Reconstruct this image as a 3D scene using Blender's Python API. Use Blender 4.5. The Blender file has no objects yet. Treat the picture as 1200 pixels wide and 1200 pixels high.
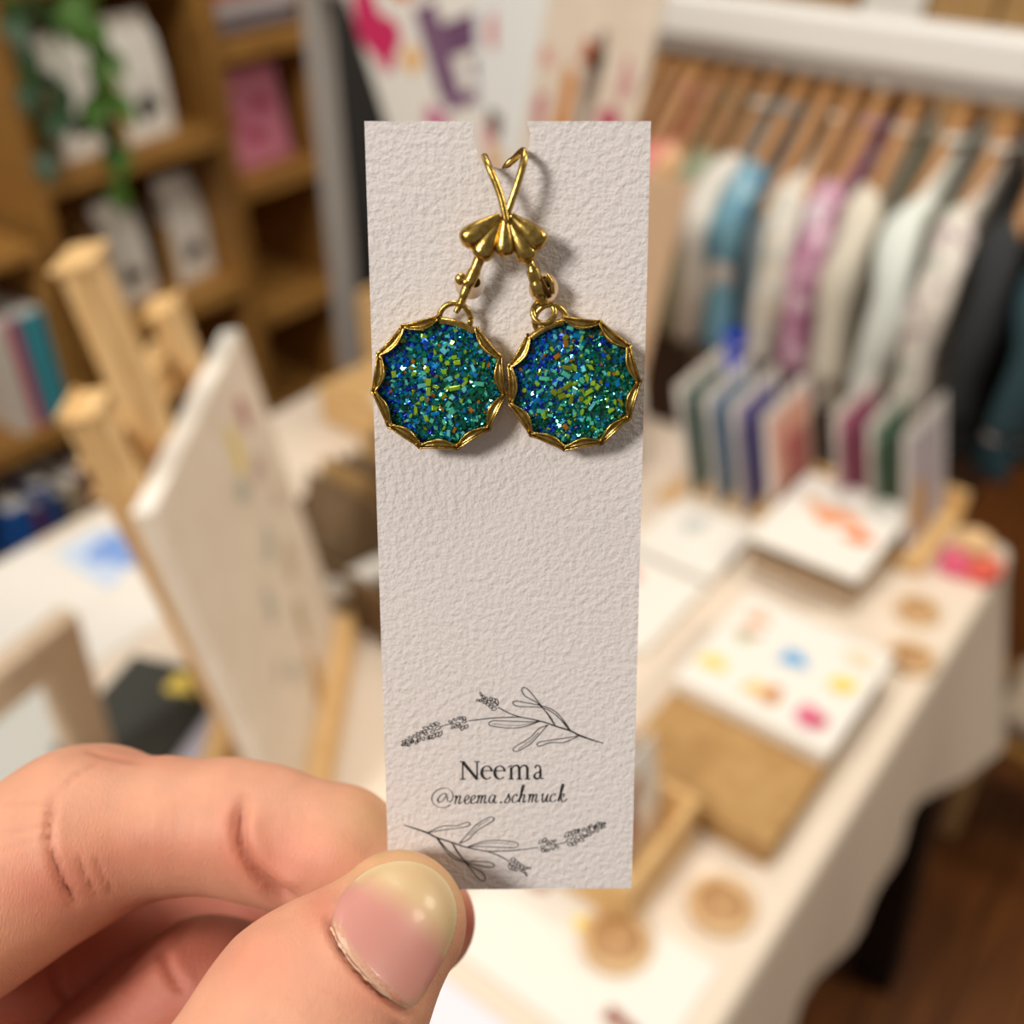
import bpy, bmesh, math, random
import numpy as np
from mathutils import Vector, Matrix
PI = math.pi
R = math.radians
sc = bpy.context.scene
C = sc.collection
random.seed(7)
rng = np.random.default_rng(7)

# ------------------------------------------------------------------ camera, world, lights, exposure
FPX = 1230.0                       # focal length in pixels of the 1200 px frame
PITCH, YAW = R(36), R(37.4)
CAM = np.array([.121, -1.047, 1.45])
RT = np.array([math.cos(YAW), math.sin(YAW), 0.])
FH = np.array([-math.sin(YAW), math.cos(YAW), 0.])
FW = FH*math.cos(PITCH) - np.array([0, 0, 1.])*math.sin(PITCH)
UP = np.cross(RT, FW)
cd = bpy.data.cameras.new('camera')
cam = bpy.data.objects.new('camera', cd); C.objects.link(cam)
CAMM = Matrix(((RT[0], UP[0], -FW[0], CAM[0]), (RT[1], UP[1], -FW[1], CAM[1]), (RT[2], UP[2], -FW[2], CAM[2]), (0, 0, 0, 1)))
cam.matrix_world = CAMM
cd.sensor_width = 36; cd.sensor_fit = 'HORIZONTAL'
cd.lens = FPX/1200*36
cd.clip_start = .01; cd.clip_end = 30
cd.dof.use_dof = True; cd.dof.focus_distance = .1205; cd.dof.aperture_fstop = cd.lens/3.0
sc.camera = cam
w = bpy.data.worlds.new('room_light'); sc.world = w; w.use_nodes = True
bg = w.node_tree.nodes['Background']; bg.inputs[0].default_value = (1, .94, .87, 1); bg.inputs[1].default_value = .13

def lamp(name, loc, target, size, power, col=(1, .93, .85)):
    l = bpy.data.lights.new(name, 'AREA'); l.shape = 'SQUARE'; l.size = size; l.energy = power; l.color = col
    o = bpy.data.objects.new(name, l); C.objects.link(o); o.location = loc
    o.rotation_euler = (Vector(target)-Vector(loc)).to_track_quat('-Z', 'Y').to_euler()
    return o
KEY = CAM-FW*1.45-RT*1.4+UP*.42
lamp('unseen_lamp', tuple(KEY), tuple(CAM+FW*.12), .50, 31, (1, .95, .90))
lamp('unseen_lamp', (-.35, -.5, 2.75), (-.35, .0, .8), .7, 12)
lamp('unseen_lamp', (1.4, .5, 2.6), (.0, -.4, .6), .6, 17, (1, .88, .74))  # unseen warm fill, placed to brighten the cloth's right-hand drop
lamp('unseen_lamp', (-1.0, .6, 2.75), (-1.0, .5, .75), .6, 5)
vs = sc.view_settings
vs.view_transform = 'Standard'; vs.look = 'None'; vs.gamma = 1; vs.use_curve_mapping = False
vs.exposure = 0.5

def ray(x, y): return FW + RT*(x-600)/FPX - UP*(y-600)/FPX
def on(ax, val, x, y):             # where the sight line of a photo pixel meets the plane axis = val
    d = ray(x, y); return CAM + d*(val-CAM[ax])/d[ax]
def mm(x, y, d): return np.array([(x-600)/FPX*d, -(y-600)/FPX*d, -d])   # photo pixel at depth d (mm) in camera axes

# ------------------------------------------------------------------ helpers
def srgb(r, g, b):
    f = lambda c: c/12.92 if c <= .04045 else ((c+.055)/1.055)**2.4
    return tuple(f(c/255) for c in (r, g, b)) + (1,)
def mat(name, col, rough=.6, metal=0, **kw):
    m = bpy.data.materials.new(name); m.use_nodes = True
    b = m.node_tree.nodes['Principled BSDF']
    b.inputs['Base Color'].default_value = col if len(col) == 4 else tuple(col)+(1,)
    b.inputs['Roughness'].default_value = rough; b.inputs['Metallic'].default_value = metal
    for k, v in kw.items(): b.inputs[k.replace('_', ' ')].default_value = v
    return m
def nodes(m): return m.node_tree.nodes, m.node_tree.links, m.node_tree.nodes['Principled BSDF']
def noisy(m, c1, c2, scale, stretch=(1, 1, 1), detail=3, bump=0, bdist=.001, lo=.35, hi=.65, bscale=None):
    N, L, b = nodes(m)
    tc = N.new('ShaderNodeTexCoord'); mp = N.new('ShaderNodeMapping'); mp.inputs['Scale'].default_value = stretch
    L.new(tc.outputs['Object'], mp.inputs[0])
    n = N.new('ShaderNodeTexNoise'); n.inputs['Scale'].default_value = scale; n.inputs['Detail'].default_value = detail
    L.new(mp.outputs[0], n.inputs['Vector'])
    r = N.new('ShaderNodeValToRGB'); r.color_ramp.elements[0].position = lo; r.color_ramp.elements[1].position = hi
    r.color_ramp.elements[0].color = c1; r.color_ramp.elements[1].color = c2
    L.new(n.outputs['Fac'], r.inputs[0]); L.new(r.outputs[0], b.inputs['Base Color'])
    if bump:
        n2 = n
        if bscale:
            n2 = N.new('ShaderNodeTexNoise'); n2.inputs['Scale'].default_value = bscale; n2.inputs['Detail'].default_value = 4
            L.new(tc.outputs['Object'], n2.inputs['Vector'])
        bp = N.new('ShaderNodeBump'); bp.inputs['Strength'].default_value = bump; bp.inputs['Distance'].default_value = bdist
        L.new(n2.outputs['Fac'], bp.inputs['Height']); L.new(bp.outputs[0], b.inputs['Normal'])
    return m
def wood(name, c1, c2, ax=2, rough=.55, scale=9):
    st = [14, 14, 14]; st[ax] = 1
    return noisy(mat(name, c1, rough), c1, c2, scale, st, 4, .15, .001)
def cloth(name, base, spots=(), scale=30, thr=.35, rough=.85):
    m = mat(name, base, rough)
    N, L, b = nodes(m)
    tc = N.new('ShaderNodeTexCoord')
    if spots:
        nz = N.new('ShaderNodeTexNoise'); nz.inputs['Scale'].default_value = scale*.8
        ad = N.new('ShaderNodeMixRGB'); ad.blend_type = 'LINEAR_LIGHT'; ad.inputs[0].default_value = .06
        L.new(tc.outputs['Object'], nz.inputs['Vector']); L.new(tc.outputs['Object'], ad.inputs[1]); L.new(nz.outputs['Color'], ad.inputs[2])
        v = N.new('ShaderNodeTexVoronoi'); v.inputs['Scale'].default_value = scale
        L.new(ad.outputs[0], v.inputs['Vector'])
        cr = N.new('ShaderNodeValToRGB'); cr.color_ramp.interpolation = 'CONSTANT'
        e = cr.color_ramp.elements; e[0].position = 0; e[0].color = spots[0]
        e[1].position = 1/len(spots); e[1].color = spots[1 % len(spots)]
        for i in range(2, len(spots)):
            q = e.new(i/len(spots)); q.color = spots[i]
        sp = N.new('ShaderNodeSeparateColor'); L.new(v.outputs['Color'], sp.inputs[0]); L.new(sp.outputs[0], cr.inputs[0])
        lt = N.new('ShaderNodeMath'); lt.operation = 'LESS_THAN'; lt.inputs[1].default_value = thr
        L.new(v.outputs['Distance'], lt.inputs[0])
        mx = N.new('ShaderNodeMixRGB'); mx.inputs[1].default_value = base
        L.new(lt.outputs[0], mx.inputs[0]); L.new(cr.outputs[0], mx.inputs[2]); L.new(mx.outputs[0], b.inputs['Base Color'])
    wv = N.new('ShaderNodeTexNoise'); wv.inputs['Scale'].default_value = 900
    L.new(tc.outputs['Object'], wv.inputs['Vector'])
    bp = N.new('ShaderNodeBump'); bp.inputs['Strength'].default_value = .2; bp.inputs['Distance'].default_value = .0005
    L.new(wv.outputs['Fac'], bp.inputs['Height']); L.new(bp.outputs[0], b.inputs['Normal'])
    return m

def link(o, parent=None):
    C.objects.link(o)
    if parent is not None: o.parent = parent
    return o
def mesh(name, V, F, m, parent=None, smooth=False, loc=None, mi=None):
    d = bpy.data.meshes.new(name); d.from_pydata([tuple(map(float, v)) for v in V], [], [tuple(map(int, f)) for f in F])
    for x in (m if isinstance(m, (list, tuple)) else [m]): d.materials.append(x)
    if mi is not None: d.polygons.foreach_set('material_index', mi)
    if smooth: d.polygons.foreach_set('use_smooth', [True]*len(d.polygons))
    d.update()
    o = bpy.data.objects.new(name, d); link(o, parent)
    if loc is not None: o.location = tuple(map(float, loc))
    return o
def tag(o, label, cat, group=None, kind=None):
    o['label'] = label; o['category'] = cat
    if group: o['group'] = group
    if kind: o['kind'] = kind
    return o
def thing(name, label, cat, loc=(0, 0, 0), rz=0, group=None):
    o = bpy.data.objects.new(name, None); C.objects.link(o); o.empty_display_size = .02
    o.location = tuple(map(float, loc)); o.rotation_euler = (0, 0, rz)
    return tag(o, label, cat, group)
def box(name, x0, x1, y0, y1, z0, z1, m, parent=None, bev=.002, rot=None, loc=None):
    bm = bmesh.new(); bmesh.ops.create_cube(bm, size=1)
    for v in bm.verts:
        v.co = ((x0+x1)/2+v.co.x*(x1-x0), (y0+y1)/2+v.co.y*(y1-y0), (z0+z1)/2+v.co.z*(z1-z0))
    if bev: bmesh.ops.bevel(bm, geom=bm.edges[:], offset=min(bev, .45*min(x1-x0, y1-y0, z1-z0)), segments=2, affect='EDGES', profile=.5)
    d = bpy.data.meshes.new(name); bm.to_mesh(d); bm.free(); d.materials.append(m)
    o = bpy.data.objects.new(name, d); link(o, parent)
    if rot: o.rotation_euler = rot
    if loc is not None: o.location = tuple(map(float, loc))
    return o
def frames(P):
    P = np.asarray(P, float); T = np.gradient(P, axis=0); T /= np.linalg.norm(T, axis=1)[:, None]+1e-12
    u = np.cross(T[0], [0, 0, 1.]);
    if np.linalg.norm(u) < .1: u = np.cross(T[0], [1., 0, 0])
    U = []
    for t in T:
        u = u - t*(u@t); u = u/(np.linalg.norm(u)+1e-12); U.append(u)
    U = np.array(U); return P, T, U, np.cross(T, U)
def tube_geo(P, rad, n=12, flat=1.0, cap=True):
    P, T, U, W = frames(P); rad = np.broadcast_to(np.asarray(rad, float), (len(P),))
    V, F = [], []
    for p, u, w_, r in zip(P, U, W, rad):
        for k in range(n):
            a = 2*PI*k/n; V.append(p + u*math.cos(a)*r + w_*math.sin(a)*r*flat)
    for i in range(len(P)-1):
        for k in range(n): F.append((i*n+k, i*n+(k+1) % n, (i+1)*n+(k+1) % n, (i+1)*n+k))
    if cap: F.append(tuple(range(n))[::-1]); F.append(tuple(range((len(P)-1)*n, len(P)*n)))
    return V, F
def tube(name, P, rad, m, parent=None, n=12, flat=1.0, loc=None):
    V, F = tube_geo(P, rad, n, flat); return mesh(name, V, F, m, parent, True, loc)
def cr(P, n=8, closed=False):        # Catmull-Rom through points
    P = np.asarray(P, float)
    Q = np.vstack([P[-1], P, P[0], P[1]]) if closed else np.vstack([2*P[0]-P[1], P, 2*P[-1]-P[-2]])
    out = []
    for i in range(len(Q)-3):
        a, b, c, d = Q[i:i+4]
        for t in np.arange(n)/n:
            out.append(.5*(2*b+(c-a)*t+(2*a-5*b+4*c-d)*t*t+(3*b-a-3*c+d)*t**3))
    if not closed: out.append(P[-1])
    return np.array(out)
def lathe(name, prof, m, parent=None, n=24, loc=None, smooth=True):
    V, F = [], []
    for r, z in prof:
        for k in range(n): V.append((r*math.cos(2*PI*k/n), r*math.sin(2*PI*k/n), z))
    for i in range(len(prof)-1):
        for k in range(n): F.append((i*n+k, i*n+(k+1) % n, (i+1)*n+(k+1) % n, (i+1)*n+k))
    F.append(tuple(range(n))[::-1]); F.append(tuple(range((len(prof)-1)*n, len(prof)*n)))
    return mesh(name, V, F, m, parent, smooth, loc)
def blob(name, cx, cy, z, rx, ry, m, parent, seed=0, axis='z', th=.0004):   # a flat print or brush mark, thin on its sheet
    g = np.random.default_rng(seed); n = 20; V = []
    ph = g.uniform(0, 6.28, 4); am = g.uniform(.05, .2, 4)
    for zz in (0, th):
        for k in range(n):
            a = 2*PI*k/n; s = 1+sum(am[j]*math.cos((j+1)*a+ph[j]) for j in range(4))
            p, q = cx+rx*s*math.cos(a), cy+ry*s*math.sin(a)
            V.append((p, q, z+zz) if axis == 'z' else (z+zz, p, q) if axis == 'x' else (p, z-zz, q))
    F = [tuple(range(n, 2*n))] + [(k, (k+1) % n, n+(k+1) % n, n+k) for k in range(n)]
    if axis == 'y': F = [f[::-1] for f in F]
    return mesh(name, V, F, m, parent)

# ------------------------------------------------------------------ materials
WHITE = mat('white_paper', srgb(238, 234, 224), .6)
CREAM = noisy(mat('cream_paper', srgb(228, 212, 190), .7), srgb(224, 207, 186), srgb(232, 217, 197), 30)
KRAFT = noisy(mat('kraft_board', srgb(178, 138, 84), .8), srgb(168, 128, 74), srgb(186, 148, 94), 60)
KRAFTD = noisy(mat('dark_kraft', srgb(120, 96, 66), .85), srgb(108, 84, 56), srgb(138, 112, 80), 50)
PINE = wood('pine', srgb(214, 172, 112), srgb(232, 196, 140), 2)
PINEX = wood('pine_across', srgb(205, 162, 100), srgb(228, 190, 132), 0)
CRATE = wood('crate_wood', srgb(150, 104, 46), srgb(186, 138, 70), 1, .5)
HANG = wood('hanger_wood', srgb(156, 108, 60), srgb(184, 134, 80), 1, .4)
FLOORW = wood('floor_wood', srgb(92, 52, 22), srgb(130, 78, 36), 1, .35, 6)
WMETAL = mat('white_enamel', srgb(240, 238, 232), .35)
GMETAL = mat('grey_metal', srgb(186, 180, 172), .45)
BLACK = mat('black_paint', srgb(14, 12, 11), .5)
CHROME = mat('steel_wire', srgb(200, 200, 200), .25, 1)
CLOTH = cloth('table_linen', srgb(232, 217, 197))
pal = {}
def paint(r, g, b):
    if (r, g, b) not in pal: pal[(r, g, b)] = mat('paint_%d' % len(pal), srgb(r, g, b), .7)
    return pal[(r, g, b)]

# ------------------------------------------------------------------ the setting
def struct(o): o['kind'] = 'structure'; return o
fl = struct(box('floor', -3, 3, -3, 3, -.06, -.012, mat('subfloor', srgb(60, 36, 18), .6), bev=0))
pb = box('plank', -.046, .046, -.6, .6, -.012, 0, FLOORW, fl, .0015)
pb.location = (-.2, -1.2, 0)
first = True
for i in range(22):
    for j in range(3):
        x = -.2+i*.094; y = -1.2+j*1.204+(.35 if i % 2 else -.15)
        if first: first = False; pb.location = (x, y, 0); continue
        o = pb.copy(); link(o, fl); o.location = (x, y, 0)
struct(box('wall_left', -1.95, -1.85, -3, 2.0, 0, 2.9, noisy(mat('plaster_taupe', srgb(120, 100, 78), .9), srgb(112, 92, 72), srgb(126, 106, 84), 4), bev=0))
struct(box('wall_back', -1.85, 3, 1.9, 2.0, 0, 2.9, noisy(mat('plaster_grey', srgb(96, 84, 72), .9), srgb(88, 78, 66), srgb(102, 90, 76), 4), bev=0))

# ------------------------------------------------------------------ table and cloth
TZ = .75
tb = thing('market_table', 'long black-legged stall table hidden under the beige cloth', 'table', (-.42, -.8, 0))
box('tabletop', -.42, .42, -.79, .79, TZ-.03, TZ-.002, PINE, tb)
for sx in (-1, 1):
    for sy in (-1, 1):
        V = [(sx*(.392+.055*q)+dx*.03, sy*(.745+.012*q)+dy*.03, (TZ-.031)*(1-q)) for q in (1, 0) for dx, dy in ((-1, -1), (1, -1), (1, 1), (-1, 1))]
        mesh('leg', V, [(3, 2, 1, 0), (4, 5, 6, 7), (0, 1, 5, 4), (1, 2, 6, 5), (2, 3, 7, 6), (3, 0, 4, 7)], BLACK, tb)
def tablecloth():
    hx, hy, rc = .423, .793, .012
    per = []
    n = 60
    def side(a, b, m): return [a+(b-a)*t for t in np.linspace(0, 1, m, endpoint=False)]
    cs = [(1, -1), (1, 1), (-1, 1), (-1, -1)]
    pts = []; nor = []
    for i, (cx, cy) in enumerate(cs):
        a0 = [-90, 0, 90, 180][i]
        for a in np.linspace(a0, a0+90, 9):
            pts.append((cx*(hx-rc)+rc*math.cos(R(a)), cy*(hy-rc)+rc*math.sin(R(a)))); nor.append((math.cos(R(a)), math.sin(R(a))))
        a = np.array(pts[-1]); nx = cs[(i+1) % 4]
        a1 = a0+90
        b = np.array((nx[0]*(hx-rc)+rc*math.cos(R(a1)), nx[1]*(hy-rc)+rc*math.sin(R(a1))))
        for t in np.linspace(0, 1, 60)[1:-1]:
            pts.append(tuple(a+(b-a)*t)); nor.append((math.cos(R(a1)), math.sin(R(a1))))
    pts = np.array(pts); nor = np.array(nor); N = len(pts)
    s = np.r_[0, np.cumsum(np.linalg.norm(np.diff(pts, axis=0), axis=1))]
    cd_ = np.min([np.hypot(pts[:, 0]-cx*hx, pts[:, 1]-cy*hy) for cx, cy in cs], axis=0)
    flare = np.exp(-(cd_/.12)**2)
    V, F = [], []
    for dz, off in [(0, 0), (.002, .004), (.008, .0065), (.03, .008), (.07, .010), (.11, .013), (.15, .016), (.20, .020), (.24, .023)]:
        k = max(0, (dz-.02)/.22)
        wv = k*(.006*np.sin(s*21)+.004*np.sin(s*47+1))
        q = pts+nor*(off+wv+flare*k*.04)[:, None]
        for a, f_ in zip(q, flare): V.append((a[0], a[1], TZ-dz*(1+.12*f_)))
    m = 9
    for i in range(m-1):
        for k in range(N): F.append((i*N+k, i*N+(k+1) % N, (i+1)*N+(k+1) % N, (i+1)*N+k))
    F.append(tuple(range(N))[::-1])
    o = mesh('tablecloth', V, [f[::-1] for f in F], CLOTH, smooth=True, loc=(-.42, -.8, 0))
    md = o.modifiers.new('thick', 'SOLIDIFY'); md.thickness = .0012; md.offset = -1
    o.modifiers.new('es', 'EDGE_SPLIT').split_angle = R(50)
    return tag(o, 'plain beige linen cloth draped over the long stall table', 'tablecloth')
tablecloth()

# ------------------------------------------------------------------ wooden crates at the left wall, with their contents
def crate(label, y0, y1, z0, z1, x1=-1.5, depth=.28, kind='crate'):
    t = thing('wooden_crate', label, 'crate', (x1-depth/2, (y0+y1)/2, z0), 0, 'wooden crates stacked at the left wall')
    h, wd, d, k = z1-z0, (y1-y0)/2, depth/2, .018
    box('bottom_panel', -d, d, -wd, wd, 0, k, CRATE, t); box('top_panel', -d, d, -wd, wd, h-k, h-.001, CRATE, t)
    for s in (-1, 1): box('side_panel', -d, d, min(s*wd, s*(wd-k)), max(s*wd, s*(wd-k)), k+.0005, h-k-.0005, CRATE, t)
    nb = 3
    for i in range(nb):
        a = k+.002+(h-2*k-.004)*i/nb
        box('back_slat', -d, -d+.01, -wd+k+.001, wd-k-.001, a+.003, a+(h-2*k)/nb-.006, CRATE, t)
    return t
ZA = [.285, .58, .875, 1.17]
crate('tall-stacked wooden crate holding the two large white packets under the hanging plant', -.185, .21, .875, 1.169)
crate('wooden crate below the large white packets, holding a small packet behind the easel top', -.185, .21, .58, .874)
crate('dark empty wooden crate low behind the easel, under the packet crates', -.185, .21, .285, .579)
crate('bottom wooden crate on the floor under the packet crates', -.185, .21, 0, .284)
crate('wooden crate at the left edge holding teal and pink books', -.62, -.215, .475, .80, -1.47)
crate('wooden crate at the left edge holding a row of dark blue and red books', -.62, -.215, .15, .474, -1.47)
crate('low wooden crate on the floor at the far left, under the book crates', -.62, -.215, 0, .149, -1.47)
crate('right-hand wooden crate with the pink box inside, beside the grey pole', .23, .49, .745, 1.0, -1.53)
crate('right-hand wooden crate with striped folded goods, at the top edge', .23, .49, 1.001, 1.27, -1.53)
crate('right-hand wooden crate below the pink box', .23, .49, .47, .744, -1.53)
crate('right-hand wooden crate at mid height behind the grey pole', .23, .49, .2, .469, -1.53)
crate('right-hand wooden crate on the floor behind the grey pole', .23, .49, 0, .199, -1.53)

INK = mat('black_ink', srgb(40, 38, 38), .7)
def packet(label, x, y, z, wd, h, rz, dep=.06):
    t = thing('paper_packet', label, 'packet', (x, y, z), rz, 'white paper packets in the crates')
    V = []
    prof = [(0, 1, 1), (.02, 1.02, 1.05), (.5, 1.0, 1.0), (.8, .98, .7), (.93, .97, .12), (1, .97, .08)]
    for zz, a, b in prof:
        for sx, sy in ((1, -1), (1, 1), (-1, 1), (-1, -1)): V.append((sx*dep/2*b, sy*wd/2*a, zz*h))
    F = [(3, 2, 1, 0)]
    for i in range(len(prof)-1):
        for k in range(4): F.append((i*4+k, i*4+(k+1) % 4, i*4+4+(k+1) % 4, i*4+4+k))
    F.append(tuple(range(len(V)-4, len(V))))
    mesh('bag', V, F, WHITE, t)
    blob('printed_mark', 0, h*.27, dep/2*1.06, wd*.25, h*.09, INK, t, int(h*1000), 'x')
    box('kraft_side', -dep*.45, dep*.45, -wd*.56, -wd*.51, h*.03, h*.6, KRAFT, t, .001)
    return t
for px, py, wd, h, lab in [(100, 205, .095, .19, 'left of two white packets with a black mark, half behind the hanging leaves'),
                           (170, 175, .10, .20, 'taller white packet with a black mark, right one on the upper crate shelf')]:
    p = on(0, -1.56, px, py); packet(lab, -1.56, p[1], .8935, wd, h, .1)
for px, py, wd, h, lab in [(222, 330, .085, .20, 'small white packet with a black mark in the lower crate'),
                           (150, 345, .085, .19, 'white packet half hidden behind the easel top in the lower crate')]:
    p = on(0, -1.6, px, py); packet(lab, -1.6, p[1], .5985, wd, h, .1)

def book(label, x, y, z, th, h, d, col, group, rx=0):
    t = thing('book', label, 'book', (x, y, z), 0, group); t.rotation_euler = (rx, 0, 0)
    box('cover', -d/2, d/2, -th/2, th/2, 0, h, col, t, .002)
    box('pages', -d/2-.001, d/2-.004, -th/2+.002, th/2-.002, h, h+.0015, WHITE, t, 0)
    return t
g = 'books in the left-edge crates'
p = on(0, -1.5, 18, 505)
for i, (c, lab, th) in enumerate([((60, 150, 165), 'thick teal book standing at the right of the upper left-edge crate', .045), ((196, 70, 110), 'pink book next to the thick teal book', .016), ((225, 215, 200), 'pale book left of the pink book at the left edge', .03)]):
    book(lab, -1.56, -.262-(0, .034, .06)[i], .4935, th, .20, .15, paint(*c), g)
yy = -.24
for c, lab, th in [((120, 40, 36), 'dark red book at the right end of the lower book row', .022), ((196, 176, 140), 'tan book second from the right in the lower book row', .03), ((60, 70, 90), 'slate book in the middle of the lower book row', .025),
                   ((40, 80, 150), 'blue book in the lower book row', .025), ((110, 30, 50), 'maroon book left of the blue one in the lower row', .018), ((20, 90, 170), 'bright blue book at the left end of the lower row', .04)]:
    yy -= th/2+.001; book(lab, -1.55, yy, .1685, th, .2+.02*math.sin(yy*90), .15, paint(*c), g); yy -= th/2
# pink box and folded goods in the right column
t = thing('gift_box', 'pink flat box with magenta spots propped in the right-hand crate', 'box', (-1.60, .35, .7645), 0)
t.rotation_euler = (0, R(-8), 0)
box('carton', -.012, .012, -.085, .085, 0, .19, paint(214, 130, 152), t)
for q, (a, b) in enumerate([(-.045, .09), (.03, .11), (.0, .06)]): blob('printed_spot', a, b, .0122, .02, .014, paint(176, 40, 84), t, q, 'x')
for i, (c, lab) in enumerate([((120, 112, 118), 'grey folded cloth at the bottom of the right-hand upper crate'), ((196, 190, 190), 'pale folded cloth second in the right-hand upper crate'), ((206, 92, 50), 'orange folded cloth third in the right-hand upper crate'), ((170, 168, 176), 'silver-grey folded cloth on top in the right-hand upper crate')]):
    o = box('folded_cloth', -.1, .1, -.11, .11, 0, .029, cloth('folded_%d' % i, srgb(*c)), bev=.012, loc=(-1.66, .36, 1.0195+i*.03))
    tag(o, lab, 'cloth', 'folded cloths in the right-hand crate')

ys = np.linspace(.51, 1.35, 70); V = []
for z in (0.02, .6, 1.2, 1.9):
    for y in ys: V.append((-1.60+.025*math.sin(y*42)*(1.2-z*.3), y, z))
F = [(i*70+k, i*70+k+1, (i+1)*70+k+1, (i+1)*70+k) for i in range(3) for k in range(69)]
o = mesh('curtain', V, F, cloth('charcoal_curtain', srgb(62, 60, 58)), smooth=True); o.modifiers.new('t', 'SOLIDIFY').thickness = .003
tag(o, 'charcoal grey curtain hanging beyond the grey pole at the back left', 'curtain')
# hanging plant over the top crate
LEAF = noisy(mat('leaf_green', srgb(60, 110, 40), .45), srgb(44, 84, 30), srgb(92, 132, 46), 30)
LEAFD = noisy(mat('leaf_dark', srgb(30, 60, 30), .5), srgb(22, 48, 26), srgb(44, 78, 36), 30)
def leaf_mesh(m):
    V, F = [], []; n = 8
    for i in range(n+1):
        s = i/n; wd = .42*math.sin(PI*s**.75)**.9*(1-.15*s); zz = -.35*s*s
        V += [(-wd, s, zz+.07*wd), (0, s, zz), (wd, s, zz+.07*wd)]
    for i in range(n): F += [(3*i, 3*i+1, 3*i+4, 3*i+3), (3*i+1, 3*i+2, 3*i+5, 3*i+4)]
    d = bpy.data.meshes.new('leaf'); d.from_pydata(V, [], F); d.materials.append(m); return d
pl = thing('trailing_plant', 'green trailing pot plant hanging over the top crate at upper left', 'plant', (-1.58, -.12, 1.17))
lathe('pot', [(.06, 0), (.075, .1), (.08, .11), (.07, .11), (.065, .09)], mat('terracotta', srgb(150, 90, 60), .8), pl)
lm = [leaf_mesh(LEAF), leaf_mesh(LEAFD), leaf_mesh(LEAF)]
for sidx in range(9):
    y1 = rng.uniform(-.13, .11); drop = rng.uniform(.08, .30) if y1 < 0.03 else rng.uniform(.03, .2); xo = rng.uniform(.14, .22)
    P = cr([(0, y1*.2, .09), (.06, y1*.6, .13), (xo*.8, y1, .06), (xo, y1*1.1, -drop*.5), (xo-.01, y1*1.15+rng.uniform(-.02, .02), -drop)], 6)
    tube('stem', P, .0018, LEAF, pl, 6)
    for k in range(6, len(P), 3):
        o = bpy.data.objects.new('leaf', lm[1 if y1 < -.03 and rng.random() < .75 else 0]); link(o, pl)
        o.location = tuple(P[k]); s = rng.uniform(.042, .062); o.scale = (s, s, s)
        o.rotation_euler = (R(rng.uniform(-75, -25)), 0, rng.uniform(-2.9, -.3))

# ------------------------------------------------------------------ clothes rack, hangers, garments
RZ = 1.178; RY = .25
rk = thing('clothes_rack', 'white beam clothes rack with a grey upright behind the table', 'clothes rack', (-.4, RY, 0))
box('rail', -.86, .9, -.024, .024, RZ-.024, RZ+.024, WMETAL, rk, .006)
box('hanging_tube', -.86, .9, -.012, .012, RZ-.048, RZ-.0245, GMETAL, rk, .006)
for x in (-.875, .905):
    box('upright', x-.017, x+.017, -.02, .02, .03, 1.6, GMETAL, rk, .004); box('foot', x-.02, x+.02, -.22, .22, 0, .03, GMETAL, rk, .004)
hook_P = cr([(0, 0, 1.098), (0, 0, 1.112), (0, .012, 1.118), (0, .0185, 1.135), (0, .0175, 1.150), (0, .0135, 1.1525), (0, .0135, 1.148)], 5)
def hanger(x, lab):
    t = thing('clothes_hanger', lab, 'hanger', (x, RY, 0), rng.uniform(-.05, .05), 'wooden hangers on the white rail')
    for s in (-1, 1):
        P = cr([(0, 0, 1.112), (0, s*.03, 1.110), (0, s*.07, 1.078), (0, s*.12, 1.036), (0, s*.155, 1.006)], 5)
        tube('arm', P, np.linspace(.0105, .009, len(P)), HANG, t, 10, 1.5)
    tube('hook', hook_P, .0016, CHROME, t, 6)
    return t
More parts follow.
